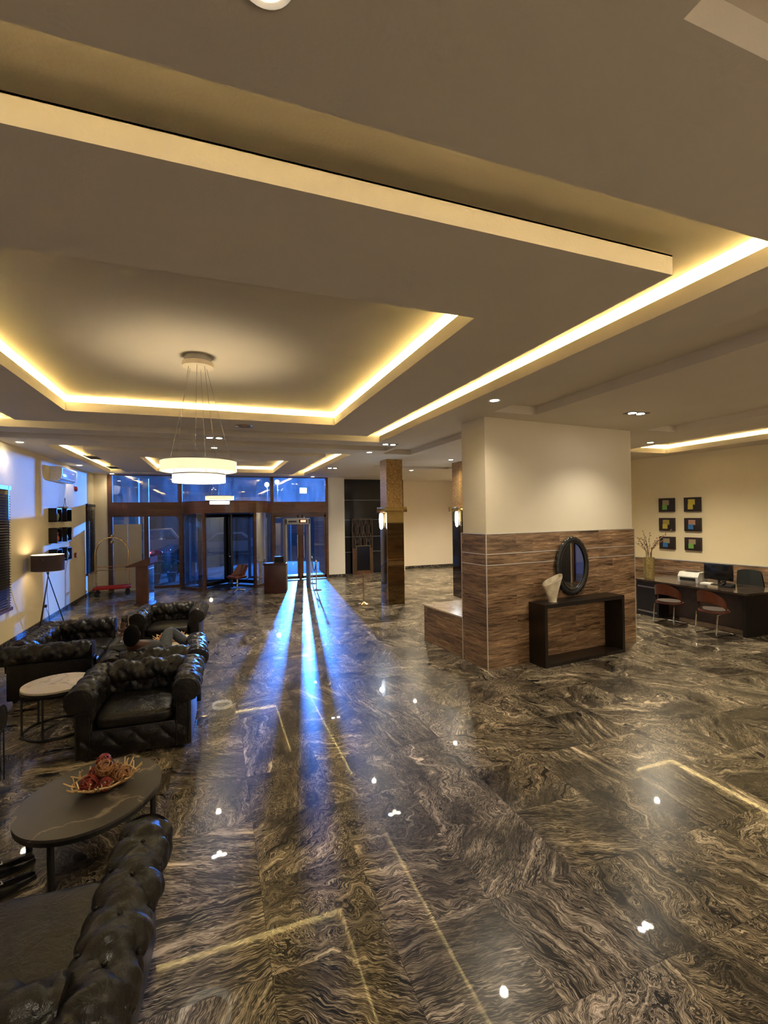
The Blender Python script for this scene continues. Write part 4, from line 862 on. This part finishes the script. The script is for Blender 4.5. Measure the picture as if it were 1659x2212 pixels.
m = MB(); cushion(m, -.26, .26, -.26, .24, .44, .54); m.build('seat', M_MESH, b); MB().tube([(0, 0, .1), (0, 0, .45)], .03, 10).build('gas_stem', M_STEEL, b); m = MB(); star_base(m, .3); m.build('star_base', M_BLACK, b)
for s_ in (-1, 1): MB().tube([(s_*.26, .1, .48), (s_*.31, .08, .6), (s_*.31, -.16, .68)], .018, 8).build('armrest', M_BLACK, b)
# vase with dried branches at far desk end
t = NT('mosaic_gold_vase'); vo = t.n('TexVoronoi'); t.set(vo.inputs['Vector'], t.co()); vo.inputs['Scale'].default_value = 45; t.P(Base_Color=t.ramp(vo.outputs[0], [(.2, (.50, .40, .16)), (.7, (.24, .18, .07))]), Roughness=.3); M_MOS = t.m
b = thing('tall_vase', 'mustard mosaic cylinder vase at the pier end of the reception desk', 'vase', (9.13, 7.74, .79)); MB().lathe([(.10, 0), (.105, .02), (.11, .46), (.115, .48), (.10, .48), (.095, .4), (.09, .02)], 32).build('vase_body', M_MOS, b)
rn = random.Random(11); m = MB(); mb2 = MB()
for k in range(16):
    a_ = rn.uniform(-pi, pi); sp = rn.uniform(.12, .42); hh = rn.uniform(.3, .62); pts = [(.05*cos(a_), .05*sin(a_), 0)]
    for j in range(1, 8):
        f = j/7; pts.append((cos(a_)*(.05+sp*f*f)+rn.uniform(-.012, .012), sin(a_)*(.05+sp*f*f)+rn.uniform(-.012, .012), .1+hh*f-(.18*f**4 if k % 4 == 0 else 0)))
    m.tube(pts, .004, 5, rads=[.005]*3+[.004]*3+[.003]*2)
    for j in range(3, 8):
        for q_ in range(2):
            p = Vector(pts[j])+Vector((rn.uniform(-.02, .02), rn.uniform(-.02, .02), rn.uniform(-.02, .02))); m.tube([pts[j], p], .002, 4); mb2.ball(p, .009, 6)
b = thing('dried_branches', 'bare dried twigs with seed pods standing in the mustard mosaic vase', 'dried flowers', (9.13, 7.74, 1.22)); m.build('twig', plain('dry_twig', (.16, .09, .04), .8), b); mb2.build('seed_pods', plain('seed_pod', (.06, .03, .02), .8), b)['kind'] = 'stuff'
# six box frames
M_MATB = plain('dark_frame_wood', (.018, .008, .006), .5); greens = dict(g=(.16, .36, .06), y=(.52, .42, .05), b=(.03, .16, .40), t=(.30, .24, .13), r=(.40, .22, .15), o=(.36, .27, .05))
art = [[('t', 'g'), ('y', 'y')], [('o', 'y'), ('r', 'b')], [('t', 'b'), ('t', 'g')]]
names = {'gt': '', }
lab = [['green and tan blocks, top row, nearer the dried branches', 'yellow and tan blocks, top row, farther from the dried branches'],
       ['yellow and ochre blocks, middle row, nearer the dried branches', 'blue and salmon blocks, middle row, farther from the branches'],
       ['blue and tan blocks, bottom row, nearer the dried branches', 'green and tan blocks, bottom row, farther from the branches']]
for i, (zt, zb) in enumerate(((2.63, 2.275), (2.115, 1.785), (1.63, 1.31))):
    for j, (s0, s1) in enumerate(((-.095, .30), (.55, .937))):
        fr = thing('box_picture', 'small dark box picture with '+lab[i][j], 'picture', (0, 0, 0), 0, 'box pictures on the right wall'); w_ = s1-s0; h_ = zt-zb
        fr.matrix_world = RW @ T(0, -s0, zb)
        MB().box(-.07, -w_, 0, 0, 0, h_, bev=.003).build('box_frame', M_MATB, fr)
        MB().box(-.078, -w_*.70, h_*.48, -.069, -w_*.28, h_*.86).build('upper_block', plain('block_'+art[i][j][0], greens[art[i][j][0]], .6), fr)
        MB().box(-.084, -w_*.58, h_*.16, -.069, -w_*.27, h_*.52).build('lower_block', plain('block_'+art[i][j][1], greens[art[i][j][1]], .6), fr)

# ------------------------------------------------------------------ the slouching man
def skinned(name, verts, edges, radii, mat, parent, sub=2):
    me = bpy.data.meshes.new(name); me.from_pydata(verts, edges, []); me.materials.append(mat)
    o = bpy.data.objects.new(name, me); COL.objects.link(o); o.parent = parent
    md = o.modifiers.new('Skin', 'SKIN'); md.use_smooth_shade = True
    bpy.context.view_layer.update()
    if not me.skin_vertices: 
        bpy.context.view_layer.objects.active = o
    for i, r in enumerate(radii):
        r = r if isinstance(r, tuple) else (r, r); me.skin_vertices[0].data[i].radius = r
        me.skin_vertices[0].data[i].use_root = (i == 0)
    sb = o.modifiers.new('Subsurf', 'SUBSURF'); sb.levels = sub; sb.render_levels = sub
    return o
M_SKIN = plain('dark_brown_skin', (.075, .030, .016), .5, 0, .12); M_HAIR = plain('short_black_hair', (.004, .0035, .0035), .9, 0, .4, 90, bump=.5, spec=.08)
M_JEAN = plain('grey_blue_denim', (.10, .115, .14), .85, 0, .25, 40, bump=.3); M_SHIRT = plain('grey_printed_shirt', (.075, .078, .085), .85, 0, .4, 12); M_SNEAK = plain('white_sneaker', (.6, .58, .55), .5)
pm = thing('person', 'person in grey shirt and blue-grey jeans slouching in an armchair, elbow raised, legs drawn up', 'person', (-.74, 6.40, 0))
# local frame: +y away from the camera; hip, chest, neck, head
hip = (.0, .18, .52); chest = (-.10, -.02, .70); neck = (-.16, -.10, .80); hd = (-.20, -.08, .90)
V = [hip, (-.04, .10, .60), chest, neck, (-.18, -.10, .85), hd,
     (-.26, .02, .73), (-.46, .12, .70), (-.40, .30, .80), (-.37, .33, .84),        # left arm to hand
     (.06, .02, .72), (.14, .14, .58), (.0, .32, .60), (-.04, .36, .62),             # right arm
     (.10, .24, .53), (.16, .50, .80), (.36, .52, .60), (.46, .54, .545),             # right leg, ankle on the armrest
     (-.10, .24, .52), (-.14, .62, .52), (-.12, .70, .12), (-.12, .76, .06)]
E_ = [(0, 1), (1, 2), (2, 3), (3, 4), (4, 5), (2, 6), (6, 7), (7, 8), (8, 9), (2, 10), (10, 11), (11, 12), (12, 13), (0, 14), (14, 15), (15, 16), (16, 17), (0, 18), (18, 19), (19, 20), (20, 21)]
Rr = [.13, .13, .14, .06, .055, .075, .055, .042, .028, .026, .055, .042, .028, .026, .085, .058, .045, .034, .085, .058, .045, .034]
body = skinned('body', V, E_, Rr, M_SKIN, pm)
hm = MB(); hm.ball((-.20, -.08, .905), .098, 20, sc=(.86, 1.05, 1.22)); fc = hm.ball((-.205, .01, .90), .02, 8, sc=(.7, 1.2, 1.3)); hm.ball((-.285, -.07, .90), .022, 8, sc=(.5, .9, 1.5)); hm.ball((-.115, -.07, .90), .022, 8, sc=(.5, .9, 1.5))
hm.ball((-.24, -.0, .925), .012, 8).ball((-.17, -.0, .925), .012, 8).ball((-.205, .002, .86), .02, 8, sc=(1.4, .6, .5)); hm.build('head', M_SKIN, pm)
def hair(u, v):
    a_ = 2*pi*u; b_ = pi*.5*v-.55*(1-v)*max(0, -sin(a_)+.25); ff = 1.0 - .35*max(0, sin(a_))*(1-v)
    return (-.20+.091*cos(a_)*cos(b_), -.088+.112*sin(a_)*cos(b_)*ff, .90-.02*(1-v)*(1-sin(a_))+.128*sin(b_)*1.0)
MB().grid(hair, 32, 12, wrapu=True).build('hair', M_HAIR, pm)
skinned('shirt', [V[0], V[1], V[2], (-.14, -.08, .77), V[6], V[7], V[8], V[10], V[11]], [(0, 1), (1, 2), (2, 3), (2, 4), (4, 5), (5, 6), (2, 7), (7, 8)], [.14, .145, .155, .075, .07, .056, .04, .07, .056], M_SHIRT, pm)
skinned('jeans', [(-.0, .17, .53), V[14], V[15], V[16], (.42, .53, .57), V[18], V[19], (-.12, .69, .2)], [(0, 1), (1, 2), (2, 3), (3, 4), (0, 5), (5, 6), (6, 7)], [.145, .10, .078, .068, .06, .10, .078, .062], M_JEAN, pm)
def hand(base, d, side, name='hand'):
    d = Vector(d).normalized(); s_ = Vector(side).normalized(); n_ = d.cross(s_); B = Vector(base)
    vs = [B, B+d*.045, B+d*.08]; ed = [(0, 1), (1, 2)]; rd = [(.022, .015), (.036, .014), (.036, .012)]
    for k, (o_, l_) in enumerate(((-.027, .06), (-.009, .072), (.009, .068), (.027, .052))):
        i0 = len(vs); vs += [B+d*.085+s_*o_, B+d*(.085+l_*.5)+s_*o_*1.05+n_*.012, B+d*(.085+l_*.85)+s_*o_*1.05+n_*.032]; ed += [(2, i0), (i0, i0+1), (i0+1, i0+2)]; rd += [.009, .0085, .007]
    i0 = len(vs); vs += [B+d*.03-s_*.035+n_*.01, B+d*.065-s_*.058+n_*.02, B+d*.09-s_*.06+n_*.03]; ed += [(1, i0), (i0, i0+1), (i0+1, i0+2)]; rd += [.012, .010, .008]
    return skinned(name, [tuple(v) for v in vs], ed, rd, M_SKIN, pm)
hand(V[9], (.1, .2, 1), (1, 0, 0)); hand(V[13], (-.6, .8, .3), (.8, .6, 0))
def psh(loc, d, mt):
    q = T(*loc) @ Vector(d).to_track_quat('X', 'Z').to_matrix().to_4x4()
    return MB().grid(lambda u, v: (-.04+.28*u, (.045-.012*u)*cos(2*pi*v), .045+(.05-.022*u)*sin(2*pi*v)), 16, 16, q).build('shoe', mt, pm)
psh((.46, .54, .52), (.6, .5, -.1), M_SHOE); psh((-.12, .76, 0), (0, 1, 0), M_SNEAK)
tag(MB().box(-.037, -.004, 0, .037, .004, .15, bev=.003).build('mobile_phone', plain('phone_glass', (.01, .01, .012), .1), None, (-1.09, 6.80, .90), .4), 'dark mobile phone held up by the slouching person', 'phone')

# ------------------------------------------------------------------ outside: forecourt at dusk
struct(MB().box(-40, YD+.06, -.12, 2.2, 70, -.02).box(2.2, 18.6, -.12, 60, 70, -.02).box(2.0, YD+.06, -.1, 4.6, 18.65, -.001).build('ground', plain('wet_asphalt', (.022, .022, .024), .9, 0, .4, 3, spec=.15)))
M_STUC = plain('grey_stucco', (.30, .31, .34), .85, 0, .25, 2); M_DKBL = plain('dark_portico_paint', (.05, .055, .07), .7)
b = thing('floodlight', 'glaring blue-white floodlight on a mast outside the doors', 'floodlight', (FLOOD.x, FLOOD.y, 0))
MB().tube([(0, .12, -.02), (0, .12, 4.2)], .05, 10).build('mast', M_BLACK, b); MB().box(-.25, -.02, 3.75, .25, .12, 4.15, bev=.02).build('housing', M_BLACK, b)
MB().box(-.21, -.035, 3.79, .21, -.02, 4.11).build('lens', glow('floodlight_lens', (.45, .75, 1), 60), b)
def yardlight(x, y, z, label, s=.06, st=35, col=(1, .8, .65)):
    b = thing('street_lamp', label, 'street lamp', (x, y, 0), 0, 'small lamps out in the forecourt'); MB().tube([(0, .1, -.02), (0, .1, z+.1), (0, 0, z+.15)], .04, 8).build('pole', M_BLACK, b)
    MB().ball((0, 0, z), s, 12).build('globe', glow('street_lamp_glow', col, st), b)
yardlight(-1.35, 24, 4.25, 'small warm lamp seen through the glass left of the chandelier', .13); yardlight(2.75, 26, 4.05, 'small lamp left of the transom mullion', .12, 40, (.8, .85, 1)); yardlight(3.3, 26, 4.2, 'small lamp right of the transom mullion', .12, 40, (.9, .85, 1))
yardlight(-2.6, 30, 2.95, 'distant orange lamp over the parked pickup', .10, 20, (1, .6, .35)); yardlight(-.2, 32, 3.0, 'distant amber lamp seen through the revolving door', .12, 20, (1, .7, .35))
# portico column and wall panels outside
tag(MB().box(-3.45, 19.5, -.02, -2.65, 20.0, 4.6).build('portico_column', M_STUC), 'grey stucco column outside the folding screen glass', 'column')
tag(MB().box(-2.5, 19.6, -.02, -2.3, 19.8, 4.6).build('drain_pipe', M_WHITE), 'pale vertical pipe beside the grey outdoor column', 'pipe')
tag(MB().box(4.25, 17.5, -.02, 4.5, 19.8, 3.1).build('portico_wall', M_DKBL), 'dark side wall of the porch seen through the right door', 'wall')
b = thing('parked_pickup', 'silver pickup truck parked outside the left glass', 'truck', (-3.4, 27.0, 0), radians(3))
M_CAR = plain('silver_car_paint', (.22, .24, .28), .4, .2)
MB().prism([(-2.6, .55), (-2.55, 1.1), (-.6, 1.15), (-.1, 1.72), (1.3, 1.75), (1.7, 1.2), (2.6, 1.1), (2.65, .5)], -.9, .9, MY).build('truck_body', M_CAR, b)
MB().prism([(-.5, 1.2), (-.05, 1.66), (1.25, 1.69), (1.55, 1.22)], -.91, .91, MY).build('side_window', plain('car_window', (.01, .012, .02), .08), b)
for x in (-1.7, 1.75):
    for y in (-.85, .85): MB().lathe([(.2, -.1), (.36, -.1), (.38, 0), (.36, .1), (.2, .1)], 24, T(x, y, .36) @ Matrix.Rotation(pi/2, 4, 'X')).build('wheel', M_BLACK, b)
b = thing('motorbike', 'red motorbike with lit lamp parked just outside the glass', 'motorbike', (-2.15, 20.5, 0), radians(12))
MB().ball((0, 0, .92), .16, 14, sc=(1.5, .7, .8)).ball((.45, 0, .98), .11, 12, sc=(.8, 1, 1)).build('fairing', plain('red_enamel', (.5, .01, .01), .25), b); MB().ball((-.3, 0, .98), .05, 10).build('headlamp', glow('bike_lamp', (1, .95, .85), 12), b)
for x in (-.6, .6): MB().tube([(x+.28*cos(2*pi*k/28), 0, .30+.28*sin(2*pi*k/28)) for k in range(28)], .05, 8, closed=True).build('wheel', M_BLACK, b)
MB().box(-.1, -.08, .72, .6, .08, .8, bev=.02).tube([(-.6, 0, .3), (-.35, 0, .95), (-.2, 0, 1.1)], .03, 8).tube([(.6, 0, .3), (0, 0, .5), (-.35, 0, .9)], .03, 8).box(-.15, -.1, .3, .25, .1, .6, bev=.03).build('frame', M_BLACK, b)
b = thing('parked_car', 'pale saloon car parked beyond the revolving door', 'car', (.9, 29, 0), radians(-5))
MB().prism([(-2.2, .35), (-2.2, .8), (-1.3, .9), (-.7, 1.38), (.7, 1.4), (1.3, .95), (2.2, .85), (2.2, .35)], -.85, .85, MY).build('car_body', M_CAR, b); MB().prism([(-1.15, .92), (-.65, 1.33), (.65, 1.34), (1.15, .95)], -.86, .86, MY).build('side_window', M_BLACK, b)
for x in (-1.4, 1.4):
    for y in (-.8, .8): MB().lathe([(.18, -.09), (.31, -.09), (.33, 0), (.31, .09), (.18, .09)], 24, T(x, y, .31) @ Matrix.Rotation(pi/2, 4, 'X')).build('wheel', M_BLACK, b)
# potted shrubs by the glass
M_LEAF = plain('dark_green_leaf', (.05, .12, .03), .45, 0, .4); rn = random.Random(3)
for i, (x, y, lb) in enumerate(((-1.95, 18.4, 'low leafy plant outside the glass behind the lectern'), (-1.45, 18.6, 'low leafy plant outside the glass near the revolving door'))):
    b = thing('potted_plant', lb, 'plant', (x, y, 0), 0, 'plants outside the glass'); MB().lathe([(.12, -.01), (.17, .3), (.18, .32), (.15, .32)], 20).build('pot', M_BLACK, b)
    m = MB()
    for k in range(46):
        a_ = rn.uniform(0, 2*pi); l_ = rn.uniform(.18, .42); e_ = rn.uniform(.05, .5); c0 = Vector((0, 0, .34)); tip = Vector((cos(a_)*l_, sin(a_)*l_, .34+e_*.8)); mid = (c0+tip)/2+Vector((0, 0, .1)); sd = Vector((-sin(a_), cos(a_), 0))*.03
        m.add([c0, mid+sd, tip, mid-sd], [(0, 1, 2), (0, 2, 3)])
    m.build('foliage', M_LEAF, b)
# low boundary wall and distant block to close the view
tag(MB().box(-30, 40, -.02, 30, 40.4, 2.6).build('boundary_wall', M_DKBL), 'low dark boundary wall across the forecourt', 'wall')
